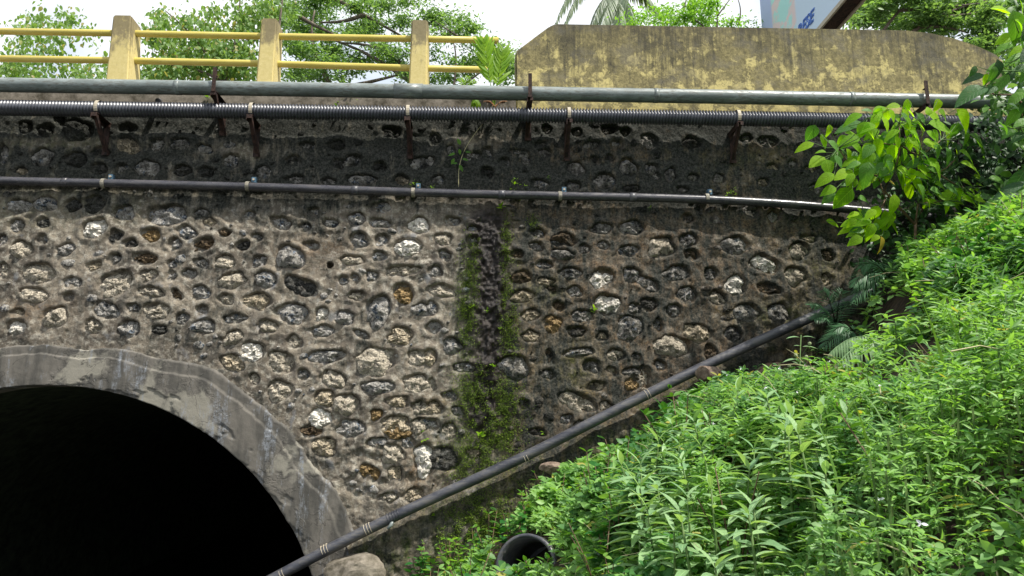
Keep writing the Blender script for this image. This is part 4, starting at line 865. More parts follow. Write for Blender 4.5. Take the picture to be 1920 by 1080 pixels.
frondy('palm_seedling', 'palm', 'palm seedling with outspread dark fronds in the shade under the bright shrub', (1665, 520), [(1598, 540, -.1), (1612, 505, 0), (1600, 570, -.1), (1700, 500, .1), (1715, 530, 0)], L['palmlet'], -1.0, .22, 20, .016, .12, 'palm seedlings on the bank', droop=.2, ang=60)
frondy('palm_seedling', 'palm', 'small fan like palm seedling just above the striped pale frond', (1600, 622), [(1540, 655, -.1), (1560, 625, 0), (1590, 660, -.1), (1620, 640, 0), (1570, 672, 0)], L['palmlet'], -1.1, .18, 17, .014, .07, 'palm seedlings on the bank', droop=.15, ang=62)
frondy('palm_seedling', 'palm', 'palm seedling with one pale arching frond catching the sun', (1668, 650), [(1552, 668, -.3), (1560, 700, -.4), (1700, 618, .1)], L['palmlight'], -2.3, .22, 21, .02, .14, 'palm seedlings on the bank', droop=.85, ang=60)
frondy('palm_seedling', 'palm', 'feathery dark palm seedling against the dark wall end at far right', (1895, 315), [(1840, 300, 0), (1830, 325, 0), (1860, 285, 0), (1850, 345, 0)], L['palmlet'], -.7, .14, 15, .012, .05, 'palm seedlings on the bank', droop=.15, ang=62)
fe = frondy('fern', 'fern', 'large bright yellow green fern standing between the railing end and the parapet', (926, 203), [(906, 72, -.08), (944, 92, -.05)], L['fern'], -.12, .34, 11, .05, .03, ang=38, droop=-.05, nrm=(0, -1, .12), t0=.35)
child('dry_frond', frond_mesh('dry_frond', P(928, 200, -.12), P(912, 190, -.2), .03, 8, .10, M['dry'], .03), fe)
child('dry_frond', frond_mesh('dry_frond', P(928, 202, -.12), P(946, 190, -.2), .03, 8, .10, M['dry'], .03), fe)
frondy('fern', 'fern', 'small bright fern on the slab left of the large fern', (872, 168), [(862, 146, 0), (878, 142, 0), (892, 150, 0), (885, 160, 0)], L['fern'], .05, .09, 7, .022, .0, ang=50, droop=-.02, nrm=(0, -1, .2))
frondy('fern', 'fern', 'small green fern dangling between the grey pipe and ribbed conduit', (893, 182), [(886, 200, -.02), (897, 200, -.02), (890, 192, -.05)], L['fern'], -.1, .07, 6, .022, .0, ang=50, droop=.1, nrm=(0, -1, .2))
sprout(650, 192, 20, .07, 'green weeds on the slab edge below the grey pipe, left of the third post', spread=9, Y=-.06)
sprout(389, 182, 6, .07, 'green sprout on the slab edge beside the leftmost grey pipe bracket', Y=-.06)

# ------------------------------------------------------------------ shrubs with single leaves
def shrub(root, data, x0, y0, k, Y, mats, stemmat, hub, dj=.35, yellow=()):
    groups = {}
    for i, (u, v, ln, an) in enumerate(data):
        cx, cy = x0+u/k, y0+v/k; l_ = ln/k*1.08; dx, dy = math.cos(R(an)), math.sin(R(an))
        Yl = Y+rng.uniform(-dj, dj); b_ = P(cx-dx*l_/2, cy-dy*l_/2, Yl); sc_ = (Yl+D)/F; L3 = l_*sc_
        dv = RT*dx-UP*dy+FW*rng.uniform(-.35, .12); dv = dv/np.linalg.norm(dv)
        nn = Vector((rng.uniform(-.4, .5), -1.0+rng.uniform(-.3, .35), .62))
        mt = mats[2] if i in yellow else mats[0] if rng.random() < mats[3] else mats[1]
        o_ = leafobj(mt, root, b_, dv, nn, L3*1.12); o_.scale = (o_.scale[0], o_.scale[1]*rng.uniform(.72, 1.1), o_.scale[2]*rng.uniform(.6, 2.4))
        groups[i] = b_
    # petioles and twigs running back to the hubs
    mb = MB()
    for i, b_ in groups.items():
        hb = min(hub, key=lambda h: (h-b_).length); mid = (b_+hb)/2+Vector((0, 0, -.03)); mb.tube([hb, mid, b_], [.006, .0045, .003], 4, False)
    child('twig', mb.mesh('twig', stemmat), root)
data = [(155,245,100,110),(105,335,120,165),(235,300,90,60),(270,230,70,90),(220,370,60,200),(180,440,120,155),(255,480,100,80),(240,555,130,155),(360,525,130,160),(410,195,170,170),(430,140,120,165),(520,95,70,190),(700,65,90,180),(790,75,110,100),(830,95,120,20),(560,240,150,20),(400,300,140,165),(440,260,130,10),(650,300,150,20),(510,415,130,140),(440,450,90,100),(510,520,150,110),(560,150,100,45),(650,185,100,60),(700,130,90,60),(740,155,90,50),(740,190,110,170),(1000,60,80,100),(1030,200,170,10),(1180,150,150,50),(1130,225,90,100),(1200,280,80,70),(1300,310,190,30),(1215,395,140,20),(1230,470,150,15),(1080,280,110,60),(1075,400,110,70),(960,320,110,10),(870,340,120,30),(880,390,90,60),(920,500,130,30),(990,470,150,40),(760,560,110,60),(650,510,110,160),(780,500,100,10),(700,730,130,100),(660,850,120,120),(510,690,90,0),(440,860,120,120),(530,900,90,160),(450,970,90,160),(300,852,100,10),(270,630,90,170),(270,680,90,150),(370,680,150,135),(380,590,80,180),(925,725,60,120),(632,1000,105,75),(580,955,60,160),(900,640,110,50),(810,640,100,80),(1100,645,110,170),(1160,605,80,20),(1200,578,90,10),(1280,545,70,10),(1400,562,110,5),(1300,645,100,15),(1420,620,100,30),(1280,718,100,20),(1070,750,80,60),(1110,700,80,45),(540,800,90,20),(490,780,70,30),(1290,595,60,0),(690,580,60,20),(1000,260,90,45),(690,400,120,30),(600,340,110,70),(560,320,90,100),(470,350,100,20),(350,360,110,30),(410,400,100,60),(830,200,80,90),(880,150,80,60),(940,100,60,270),(980,140,100,30),(860,260,100,30),(760,320,90,60),(800,430,90,30),(740,440,90,60),(570,560,60,180),(980,560,120,20),(1030,600,100,10),(870,600,100,40),(930,580,80,20),
        (600,90,90,160),(640,140,100,20),(790,150,100,45),(900,230,90,60),(690,250,110,160),(620,400,110,150),(700,480,120,40),(850,450,110,160),(930,400,110,30),(330,440,90,60),(300,330,90,40),(1010,370,100,50),(1130,340,90,40),(880,560,110,30),(680,330,90,90),(1050,120,90,20)]
sroot = P(1715, 545, -1.1); shr = empty('leafy_shrub', sroot, 'bright yellow green broad leaved shrub overlapping the right end of the wall', 'shrub')
hubs = [P(1480+u/3.6, 180+v/3.6, -1.15+dy) for u, v, dy in [(750, 330, 0), (570, 300, .1), (330, 350, -.1), (430, 480, 0), (600, 540, 0), (720, 480, 0), (880, 400, 0), (1020, 300, .1), (1000, 520, 0), (740, 180, 0), (530, 150, .1), (650, 700, 0), (560, 850, 0), (640, 900, 0), (1180, 620, 0), (1120, 430, 0), (900, 180, 0), (870, 720, 0), (1060, 700, 0)]]
ms = leaf_mesh(LT_SH, L['shrub']); msd = leaf_mesh(LT_SH, L['big']); msy = leaf_mesh(LT_SH, L['yleaf'])
fr_ = np.random.default_rng(5)
for _i in range(150):
    bb_ = [(680, 250, 380, 150), (760, 420, 330, 150), (480, 480, 200, 120), (560, 850, 170, 90), (1120, 680, 250, 70)][_i % 5]; a_, q_ = fr_.uniform(0, 6.28), math.sqrt(fr_.random()); u_, v_ = bb_[0]+bb_[2]*q_*math.cos(a_), bb_[1]+bb_[3]*q_*math.sin(a_)
    data.append((u_, v_, fr_.uniform(65, 110), math.degrees(math.atan2(.5, (u_-700)/300))+fr_.uniform(-35, 35)))
yl_i = {i for i, d_ in enumerate(data) if d_[:2] in ((632, 1000), (690, 580))}
shrub(shr, data, 1480, 180, 3.6, -1.15, (ms, msd, msy, .72), M['stem'], hubs, .38, yl_i)
mb = MB()
jn = P(1480+640/3.6, 180+640/3.6, -1.1)
mb.tube([sroot+Vector((0, 0, -.3)), P(1480+850/3.6, 180+870/3.6, -1.1), P(1480+900/3.6, 180+760/3.6, -1.12)], [.022, .016, .012], 8)
mb.tube([P(1480+850/3.6, 180+870/3.6, -1.1), jn, hubs[5], hubs[0], hubs[9]], [.016, .013, .011, .009, .006], 8)
for a_, b_ in ((5, 4), (4, 3), (3, 2), (0, 6), (6, 7), (0, 1), (1, 10), (6, 16), (5, 8), (8, 15), (8, 14), (11, 12), (12, 13), (4, 11), (17, 18), (0, 5)): mb.tube([hubs[a_], (hubs[a_]+hubs[b_])/2+Vector((0, 0, -.02)), hubs[b_]], [.010, .008, .006], 6)
mb.tube([P(1480+850/3.6, 180+870/3.6, -1.1), hubs[17]], [.013, .009], 6)
child('stem', mb.mesh('stem', M['redstem']), shr)
data2 = [(850,100,280,10),(920,220,250,80),(970,190,120,20),(830,320,160,170),(840,375,150,170),(930,420,170,165),(920,480,200,175),(560,600,90,120),(570,645,160,170),(750,560,150,160),(780,590,170,80),(670,665,90,100),(540,770,260,165),(800,700,180,130),(960,570,150,160),(920,820,160,150),(970,860,100,60),(920,900,120,20),(900,980,140,120),(960,1030,130,160),(960,760,110,170),(890,720,80,170),(970,700,80,60),(830,1050,120,15),(980,330,150,30),(990,60,140,60),(1000,260,160,100),(880,290,120,150),(1000,470,160,140),(700,760,120,150),(860,650,130,140),(1010,620,160,120),(1000,920,140,90),(1030,1000,150,100),(1000,1100,150,110),(940,1150,120,150),(870,1120,110,160),(1060,400,200,80),(1060,160,200,60),(730,620,120,110)]
b0 = P(2010, 330, -2.6); sh2 = empty('overhanging_shrub', b0, 'large leaved green branch hanging in from the right edge beside the parapet end', 'shrub')
h2_ = [P(1700+u/4.5, v/4.5, -2.6) for u, v in [(1000, 120), (960, 300), (1000, 450), (850, 600), (740, 800), (660, 720), (900, 800), (980, 950), (960, 1080), (1010, 650)]]
mg = leaf_mesh(LT_SH, L['dshrub']); mg2 = leaf_mesh(leaf_tmpl(.62, .12, .25, .4, 7), L['big'])
shrub(sh2, data2, 1700, 0, 4.5, -2.6, (mg, mg2, ms, .5), M['stem'], h2_, .4, {0, 2, 3, 5, 11, 21, 25, 38})
mb = MB(); mb.tube([b0, P(1960, 240, -2.6), h2_[6], h2_[4], h2_[5]], [.02, .016, .012, .008, .005], 7); mb.tube([P(1960, 240, -2.6), h2_[9], h2_[2], h2_[1], h2_[0]], [.016, .012, .01, .008, .006], 7); mb.tube([P(1960, 240, -2.6), h2_[7], h2_[8]], [.012, .008, .005], 6)
mb.tube([Vector((b0.x, b0.y, float(gz(b0.x, b0.y))-.1)), b0], [.03, .02], 8)
child('stem', mb.mesh('stem', M['redstem']), sh2)
# dark oblong leaves at the right edge lower down
b0 = P(1985, 520, -2.4); b0g = Vector((b0.x, b0.y, float(gz(b0.x, b0.y)))); sh3 = empty('edge_shrub', b0g, 'dark green oblong leaved shrub at the right edge below the overhanging branch', 'shrub')
d3 = [(1895,352,60,160),(1880,372,60,170),(1905,392,60,150),(1885,415,55,185),(1900,440,60,160),(1870,455,60,175),(1895,475,60,150),(1880,500,60,170),(1905,520,60,140),(1860,490,50,190),(1910,340,60,120),(1915,365,60,200),(1912,455,70,100),(1905,420,50,130),(1915,495,60,120),(1850,470,45,170)]
h3_ = [P(1940, v, -2.4) for v in (360, 400, 440, 480, 520)]; mo3 = leaf_mesh(leaf_tmpl(.42, .15, .2, .5, 6), L['dshrub'])
shrub(sh3, d3, 0, 0, 1.0, -2.4, (mo3, leaf_mesh(leaf_tmpl(.42, .15, .2, .5, 6), L['big']), mo3, .6), M['stem'], h3_, .25)
mb = MB(); mb.tube([b0g]+h3_[::-1], [.02, .014, .012, .01, .008, .006], 7); child('stem', mb.mesh('stem', M['redstem']), sh3)

nb_ = 11000; a_ = rng.uniform(1600, 2120, nb_); b_ = rng.uniform(175, 600, nb_); Yc = rng.uniform(-.9, -.06, nb_)
kk = (rng.random(nb_) < sm(1590, 1800, a_)*.85+.12) & (fbm(a_/26, b_/26, 3) > .36) & (b_ > np.interp(a_, [1600, 1700, 1800, 1900], [400, 330, 215, 175])) & ~((a_ > 1570) & (a_ < 1760) & (b_ > 560)); a_, b_, Yc = a_[kk], b_[kk], Yc[kk]
cpp = np.array([P(u_, v_, w_) for u_, v_, w_ in zip(a_, b_, Yc)]); dd = unit(len(cpp)); dd[:, 1] = -abs(dd[:, 1])*.6; dd[:, 2] -= .35
tag(link('wall_creeper', scatter('wall_creeper', LT, cpp, dd, np.tile([0, -1., .5], (len(cpp), 1))+rng.normal(0, .4, (len(cpp), 3)), rng.uniform(.05, .13, len(cpp)), L['creeper'])), 'dark green creeper smothering the right end of the stone wall', 'creeper', kind='stuff')
nb_ = 5200; a_ = rng.uniform(1800, 2150, nb_); b_ = rng.uniform(-60, 470, nb_); Yc = rng.uniform(-2.1, -1.2, nb_)
kk = (a_ > np.interp(b_, [-60, 60, 130, 180, 300, 470], [1905, 1895, 1880, 1850, 1905, 1850])+30*rng.normal(0, .5, nb_)) & (fbm(a_/22, b_/22, 6) > .44); a_, b_, Yc = a_[kk], b_[kk], Yc[kk]
cpp = np.array([P(u_, v_, w_) for u_, v_, w_ in zip(a_, b_, Yc)]); dd = unit(len(cpp)); dd[:, 1] = -abs(dd[:, 1])*.6; dd[:, 2] -= .45
tag(link('climbing_vine', scatter('climbing_vine', LT, cpp, dd, np.tile([0, -1., .6], (len(cpp), 1))+rng.normal(0, .4, (len(cpp), 3)), rng.uniform(.06, .15, len(cpp)), L['vine'])), 'mid green vine mass climbing at the right edge behind the large leaved branch', 'vine', kind='stuff')
hb = P(1690, 470, -.7); hs = []
for k in range(26):
    u_, v_ = rng.uniform(1600, 1780), rng.uniform(385, 500); hs.append((u_, v_, rng.uniform(24, 40), rng.uniform(20, 170)))
# ------------------------------------------------------------------ narrow leaved weeds
def weed_parts(h, nl, tm, lm_, lsize, up=.55):
    st = MB(); bend = rng.normal(0, .05, 2); st.tube([(0, 0, -.05), (bend[0]*.4, bend[1]*.4, h*.5), (bend[0], bend[1], h)], [.009, .007, .004], 6)
    lv = []
    for k in range(nl):
        t_ = .3+.7*(k/(nl-1))**.75
        for s_ in (0, 1):
            a_ = k*1.57+s_*math.pi+rng.normal(0, .15); p = (bend[0]*t_, bend[1]*t_, h*t_); el_ = .28*(t_**3)+rng.normal(.16, .13)
            if k >= nl-1: el_ += .6
            lv.append((p, (math.cos(a_)*math.cos(el_), math.sin(a_)*math.cos(el_), math.sin(el_)), lsize*(1.05-.45*t_**3)*rng.uniform(.85, 1.1)))
    return st, lv
def weed_joined(kind, h, nl, tm, lsize, mat):
    st, lv = weed_parts(h, nl, tm, None, lsize); pos = np.array([l_[0] for l_ in lv]); d_ = np.array([l_[1] for l_ in lv]); s_ = np.array([l_[2] for l_ in lv])
    fo = scatter('foliage', tm, pos, d_, np.tile([0, 0, 1.], (len(pos), 1))+rng.normal(0, .12, (len(pos), 3)), s_, mat)
    return st.mesh('stem', M['stem']), fo
WJ = [weed_joined('w', rng.uniform(.38, .62), 9, LT_N, .21, L['weed']) for _ in range(5)]
wl_me = leaf_mesh(LT_N, L['weedobj'])
spots = []
tries = 0
while len(spots) < 125 and tries < 16000:
    tries += 1; xx = rng.uniform(.8, 5.2); yy = rng.uniform(-6.8, -1.2); zz = float(gz(xx, yy)); a_, b_, d_ = proj(xx, yy, zz+.45); a_, b_, d_ = float(a_), float(b_), float(d_)
    if not (1120 < a_ < 1590): continue
    lo_ = np.interp(a_, [1120, 1250, 1400, 1500, 1590], [930, 810, 735, 745, 790]); 
    if b_ < lo_ or b_ > 1130 or d_ < 2.6: continue
    if a_ < 1320 and rng.random() < .45: continue
    if a_ > 1450 and b_ > 900: continue
    if all(math.hypot(xx-s_[0], yy-s_[1]) > .17 for s_ in spots): spots.append((xx, yy, zz, d_))
spots.sort(key=lambda s_: s_[3])
for i, (xx, yy, zz, d_) in enumerate(spots):
    lab = ['narrow leaved pale weed close to the bottom edge, leaves seen large', 'narrow leaved pale weed in the middle of the weed patch on the bank', 'narrow leaved pale weed at the back of the patch, nearest the wall'][0 if d_ < 4.6 else 1 if d_ < 6 else 2]
    e = empty('narrow_leaved_weed', (xx, yy, zz), lab, 'weed', 'narrow leaved weeds on the bank'); e.rotation_euler.z = rng.uniform(0, 6.28)
    if i < 16:
        st, lv = weed_parts(rng.uniform(.36, .55), 8, None, None, .19); link('stem', st.mesh('stem', M['stem']), e)
        for p, dd_, s_ in lv:
            o = bpy.data.objects.new('leaf', wl_me); COL.objects.link(o); o.parent = e; dv = Vector(dd_).normalized(); nn = Vector((0, 0, 1))+Vector(rng.normal(0, .12, 3)); y_ = nn.cross(dv).normalized(); z_ = dv.cross(y_)
            o.matrix_local = Matrix.Translation(p) @ Matrix((dv, y_, z_)).transposed().to_4x4() @ Matrix.Diagonal((s_, s_, s_, 1))
    else:
        a_, b_ = WJ[i % 5]; link('stem', a_, e); link('foliage', b_, e); s_ = rng.uniform(.8, 1.15); e.scale = (s_, s_, s_)
def clump(h, k, tm, ls, mat):
    mb = MB(); PS, DS, SZ = [], [], []
    for j in range(k):
        a_ = rng.uniform(0, 6.28); le = rng.uniform(.05, .45); tip = np.array([math.cos(a_)*le*h, math.sin(a_)*le*h, h*rng.uniform(.6, 1.1)]); mb.tube([(0, 0, -.05), tuple(tip*.5+[0, 0, .03]), tuple(tip)], [.006, .005, .003], 5)
        for t_ in np.linspace(.35, 1, 6):
            for s_ in (0, 1):
                b_ = rng.uniform(0, 6.28); el_ = rng.uniform(-.2, .7); PS.append(tip*t_); DS.append((math.cos(b_)*math.cos(el_), math.sin(b_)*math.cos(el_), math.sin(el_))); SZ.append(ls*rng.uniform(.6, 1.15))
    n = len(PS); return mb.mesh('stem', M['redstem']), scatter('foliage', tm, np.array(PS), np.array(DS), np.tile([0, -.3, 1.], (n, 1))+rng.normal(0, .35, (n, 3)), np.array(SZ), mat)
CJ = [clump(.55, 5, LT, .085, L['cover']), clump(.45, 6, LT, .10, L['glossy']), clump(.7, 4, leaf_tmpl(.36, .2, .2, .45, 4), .12, L['vine']), clump(.5, 7, leaf_tmpl(.62, .2, .2, .4, 4), .07, L['tree3'])]
got = 0; tries = 0
while got < 95 and tries < 8000:
    tries += 1; xx = rng.uniform(-.9, 7.2); yy = rng.uniform(-6.6, -.25); zz = float(gz(xx, yy)); a_, b_, d_ = [float(q_) for q_ in proj(xx, yy, zz+.3)]
    lo_ = float(np.interp(a_, [700, 800, 960, 1050, 1150, 1300, 1450, 1550, 1700, 1900], [1080, 1050, 975, 900, 850, 765, 715, 700, 475, 395]))
    if not (780 < a_ < 1960) or b_ < lo_ or b_ > 1120 or d_ < 2.8 or (1480 < a_ < 1740 and 500 < b_ < 690) or (abs(a_-985) < 85 and b_ > 930 and yy < -2): continue
    if 1180 < a_ < 1560 and b_ > 760 and rng.random() < .7: continue
    k = int(rng.integers(4)); e = empty('leafy_clump', (xx, yy, zz-.03), ['round leaved bushy weed clump, bright green, rising above the low cover', 'dark glossy leaved weed clump rising above the low cover', 'tall loose weed clump with slender leaves on brown stems', 'light green weed clump with small broad leaves on the bank'][k], 'weed', 'leafy weed clumps on the bank'); e.rotation_euler.z = rng.uniform(0, 6.28); sc_ = rng.uniform(.6, 1.15)*min(1, .45+d_/9); e.scale = (sc_,)*3
    link('stem', CJ[k][0], e); link('foliage', CJ[k][1], e); got += 1
# tall weed with round buds
tb = P(1508, 800, -2.0); tt = P(1502, 628, -2.0); tw = empty('budding_weed', tb, 'tall thin weed with round pale flower buds rising in front of the slanting pipe end', 'weed')
mb = MB(); mb.tube([tb+Vector((0, 0, -.3)), P(1498, 720, -2.0), tt], [.009, .007, .005], 7); child('stem', mb.mesh('stem', M['stem']), tw)
for (a_, b_, an, ln) in [(1500, 633, 195, 24), (1504, 632, -15, 20), (1503, 650, 205, 14), (1504, 650, -10, 24), (1500, 674, 190, 30), (1506, 672, 10, 34), (1498, 692, 160, 28), (1499, 712, 165, 38), (1500, 735, 170, 30), (1506, 735, 15, 30)]:
    d_ = RT*math.cos(R(an))-UP*math.sin(R(an)); leafobj(wl_me, tw, P(a_, b_, -2.0), d_-FW*.2, (0, -.4, 1), ln*7/F*1.15)
bud = bmesh.new(); bmesh.ops.create_icosphere(bud, subdivisions=2, radius=1)
for v in bud.verts: v.co *= 1+.12*math.sin(v.co.x*9)*math.sin(v.co.z*9)
bme = bpy.data.meshes.new('bud'); bud.to_mesh(bme); bud.free(); bme.materials.append(mat_simple('pale_bud', (.22, .27, .13), (.36, .4, .24), 60, .8, .3))
mb = MB()
for (a_, b_, c_, d_) in [(1518, 644, 1503, 668), (1512, 669, 1503, 690), (1492, 666, 1500, 690), (1480, 686, 1499, 712), (1516, 688, 1503, 712), (1491, 697, 1499, 715), (1472, 723, 1498, 745), (1513, 718, 1502, 735), (1437, 743, 1450, 770)]:
    o = bpy.data.objects.new('bud', bme); COL.objects.link(o); o.parent = tw; o.location = P(a_, b_, -2.0)-tb; o.scale = (.018,)*3; mb.tube([P(c_, d_, -2.0), P(a_, b_, -2.0)], .003, 4)
child('bud_stalk', mb.mesh('bud_stalk', M['stem']), tw)
# glossy plant by the pipe
def rosette(name, lab, cat, px, py, Y, tops, ls, mat, tm, k=9, grp=None):
    b_ = P(px, py, Y); e = empty(name, b_, lab, cat, grp); lmx = leaf_mesh(tm, mat)
    for (tx, ty, dy) in tops:
        t_ = P(tx, ty, Y+dy); mb = MB(); mb.tube([b_, (b_+t_)/2+Vector((.02, 0, .02)), t_], [.011, .009, .006], 6); child('stem', mb.mesh('stem', M['redstem']), e)
        for j in range(k):
            a_ = j*2.4+rng.normal(0, .2); u = j/k; el_ = 1.25-1.15*(1-u) if False else .15+1.0*u; p = t_+(b_-t_)*(.28*(1-u))
            d_ = Vector((math.cos(a_)*math.cos(el_), math.sin(a_)*math.cos(el_), math.sin(el_))); leafobj(lmx, e, p, d_, Vector((0, 0, 1))+Vector(rng.normal(0, .15, 3)), ls*rng.uniform(.8, 1.1)*(1-.25*u))
    return e
L['glossyobj'] = mat_leaf('glossy_leaf_single', (.03, .13, .03), (.055, .2, .035), None, .3, rnd='obj', rough=.28)
LTO = leaf_tmpl(.36, .25, .18, .6, 6)
rosette('glossy_shrub', 'dark green glossy leaved seedling standing just below the slanting pipe', 'shrub', 1285, 850, -1.9, [(1285, 752, 0), (1245, 768, -.1), (1218, 790, 0), (1262, 790, -.3), (1305, 782, -.1)], .21, L['glossyobj'], LTO, 10)
rosette('broad_leaved_plant', 'broad leaved green plant at the bottom edge below the weed patch', 'plant', 1500, 1140, -5.6, [(1480, 1000, 0), (1530, 985, .2), (1555, 1010, -.1), (1440, 1030, 0), (1590, 1040, .1)], .17, L['big'], LTO, 9)
rosette('broad_leaved_plant', 'broad leaved green plant in the lower right corner', 'plant', 1850, 1120, -5.8, [(1850, 960, 0), (1800, 1000, .1), (1900, 900, .1), (1895, 1010, 0), (1760, 1040, .2)], .24, L['big'], LT_BIG, 8)
rosette('broad_leaved_plant', 'broad leaved green plant against the right edge halfway down the bank', 'plant', 1910, 900, -5.2, [(1880, 810, 0), (1910, 790, .1), (1925, 840, .1)], .22, L['big'], LT_BIG, 8)
rosette('broad_leaved_plant', 'bright topped leafy weed right of the budding weed', 'plant', 1572, 800, -3.4, [(1572, 748, 0)], .16, L['big'], LTO, 12)
# dry stalks and long blades on the right
for i, (pts, lab, mt) in enumerate([
    ([(1560, 720), (1690, 612 + 90), (1700, 660), (1745, 600)], 'long dry pale stalk arching over the shaded hollow', 'drystalk'),
    ([(1560, 1010), (1590, 960), (1560, 905), (1545, 910)], 'dry branching stalk in the dark gap low on the bank', 'drystalk'),
    ([(1725, 1080), (1700, 1020), (1680, 960)], 'thin pale stalk rising in the lower right greenery', 'drystalk')]):
    if i == 0: pts = [(1680, 735), (1695, 690), (1710, 650), (1745, 601)]
    c = [P(a_, b_, -3.5) for a_, b_ in pts]; mb = MB(); q_ = smooth_path(c, 16); mb.tube(q_, np.linspace(.007, .003, 16), 5)
    tag(link('dry_stalk', mb.mesh('dry_stalk', M[mt])), lab, 'stalk', 'dry stalks on the bank')
gc = [ground_hit(*p) for p in [(1850, 800), (1890, 760), (1800, 860), (1900, 850), (1780, 900), (1700, 980), (1650, 1020), (1905, 700)]]
tag(link('tall_grass', blades('tall_grass', gc, 7, .75, L['grass'], .12, .009, .8)), 'long arching grass blades at the right edge of the bank', 'grass', kind='stuff')

# ------------------------------------------------------------------ rocks, lumps, drum
def rock(name, c, r, mat, lab, cat, seed, flat=.0):
    bm = bmesh.new(); bmesh.ops.create_icosphere(bm, subdivisions=4, radius=1); rs = np.random.default_rng(seed)
    pl = [(Vector(rs.normal(size=3)).normalized(), rs.uniform(.55, .85)) for _ in range(9)]
    for v in bm.verts:
        p = v.co.copy()
        for nrm_, dd_ in pl:
            k = p.dot(nrm_)-dd_
            if k > 0: p -= nrm_*k*.92
        f_ = float(fbm(np.array([p.x*3+seed]), np.array([p.z*3+p.y*2]), 1)[0])-.5; p *= 1+.22*f_
        v.co = Vector((p.x*r[0], p.y*r[1], p.z*r[2]))
    me = bpy.data.meshes.new(name); bm.to_mesh(me); bm.free(); me.materials.append(mat)
    return tag(link(name, me, None, c), lab, cat)
rock('rock', P(1327, 702, -.45), (.15, .13, .12), M['rock'], 'pinkish brown rock lodged just under the slanting pipe', 'rock', 1)
rock('rock', P(1330, 742, -.9), (.10, .10, .13), M['rock'], 'brown rock in the leaves below the rock under the pipe', 'rock', 2)
rock('rock', P(1612, 712, -1.9), (.14, .12, .07), M['g'], 'rounded grey rock in the greenery below the pale arching frond', 'rock', 3)
rock('concrete_lump', P(655, 1076, -.30), (.42, .25, .27), M['slab'], 'broken grey concrete lump at the foot of the arch under the slanting pipe', 'concrete lump', 4)
rock('rock', P(1035, 880, -.30), (.17, .12, .09), M['rock'], 'flat brown stone at the wall foot under the slanting pipe', 'rock', 5)
mb = MB(); V = []
b_ = P(1285, 848, -2.3)
vs = [(b_.x+dx, b_.y+dy, b_.z+dz) for dx, dy, dz in [(-.1, 0, -.02), (-.05, -.05, .03), (.03, .02, .05), (.09, -.03, .01), (.08, .06, -.03), (-.04, .07, .02)]]
mb.add(vs, [(0, 1, 5), (1, 2, 5), (2, 4, 5), (2, 3, 4)]); bmx = mb.mesh('plastic_scrap', mat_simple('faded_blue_plastic', (.09, .12, .25), (.14, .17, .32), 20, .5, .1))
o = tag(link('plastic_scrap', bmx), 'scrap of faded blue plastic lying in the weeds', 'litter'); sdm = o.modifiers.new('thick', 'SOLIDIFY'); sdm.thickness = .004
# cut black drum
dc = P(985, 1066, -2.9); ax_ = Vector((.40, .80, -.22)).normalized(); r0 = .27; ln_ = .55
drum = empty('plastic_drum', dc, 'cut open black plastic drum end half buried in leaves at the bottom edge', 'drum')
u_ = ax_.cross(Vector((0, 0, 1))).normalized(); v_ = u_.cross(ax_)
mb = MB(); vs = []; fs = []; ns = 40; rows = [(0, r0), (.10, r0), (.102, r0-.02), (ln_, r0-.02), (ln_, r0-.045), (.0, r0-.028)]
for (s_, r_) in rows:
    for k in range(ns):
        a_ = 2*math.pi*k/ns; p = dc+ax_*s_+(u_*math.cos(a_)+v_*math.sin(a_))*r_; vs.append(p)
for j in range(len(rows)-1):
    for k in range(ns): fs.append((j*ns+k, j*ns+(k+1) % ns, (j+1)*ns+(k+1) % ns, (j+1)*ns+k))
for k in range(ns): fs.append((5*ns+k, 5*ns+(k+1) % ns, (k+1) % ns, k))
mb.add(vs, fs, True); child('drum_shell', mb.mesh('drum_shell', M['dusty']), drum)
mb = MB(); vs = [dc+ax_*(ln_-.02)+(u_*math.cos(2*math.pi*k/ns)+v_*math.sin(2*math.pi*k/ns))*(r0-.03) for k in range(ns)]; mb.add(vs, [tuple(range(ns))]); child('drum_bottom', mb.mesh('drum_bottom', M['dusty']), drum)
# leaf cluster in front of drum mouth
for lab, px_, py_ in (('low leafy weed in front of the black drum mouth', 1000, 1120),):
    rosette('leafy_weed', lab, 'weed', px_, py_, -3.2, [(985, 1050, 0), (1010, 1060, 0), (965, 1070, 0), (1030, 1045, .1), (1000, 1085, -.1)], .10, L['big'], LT, 8)

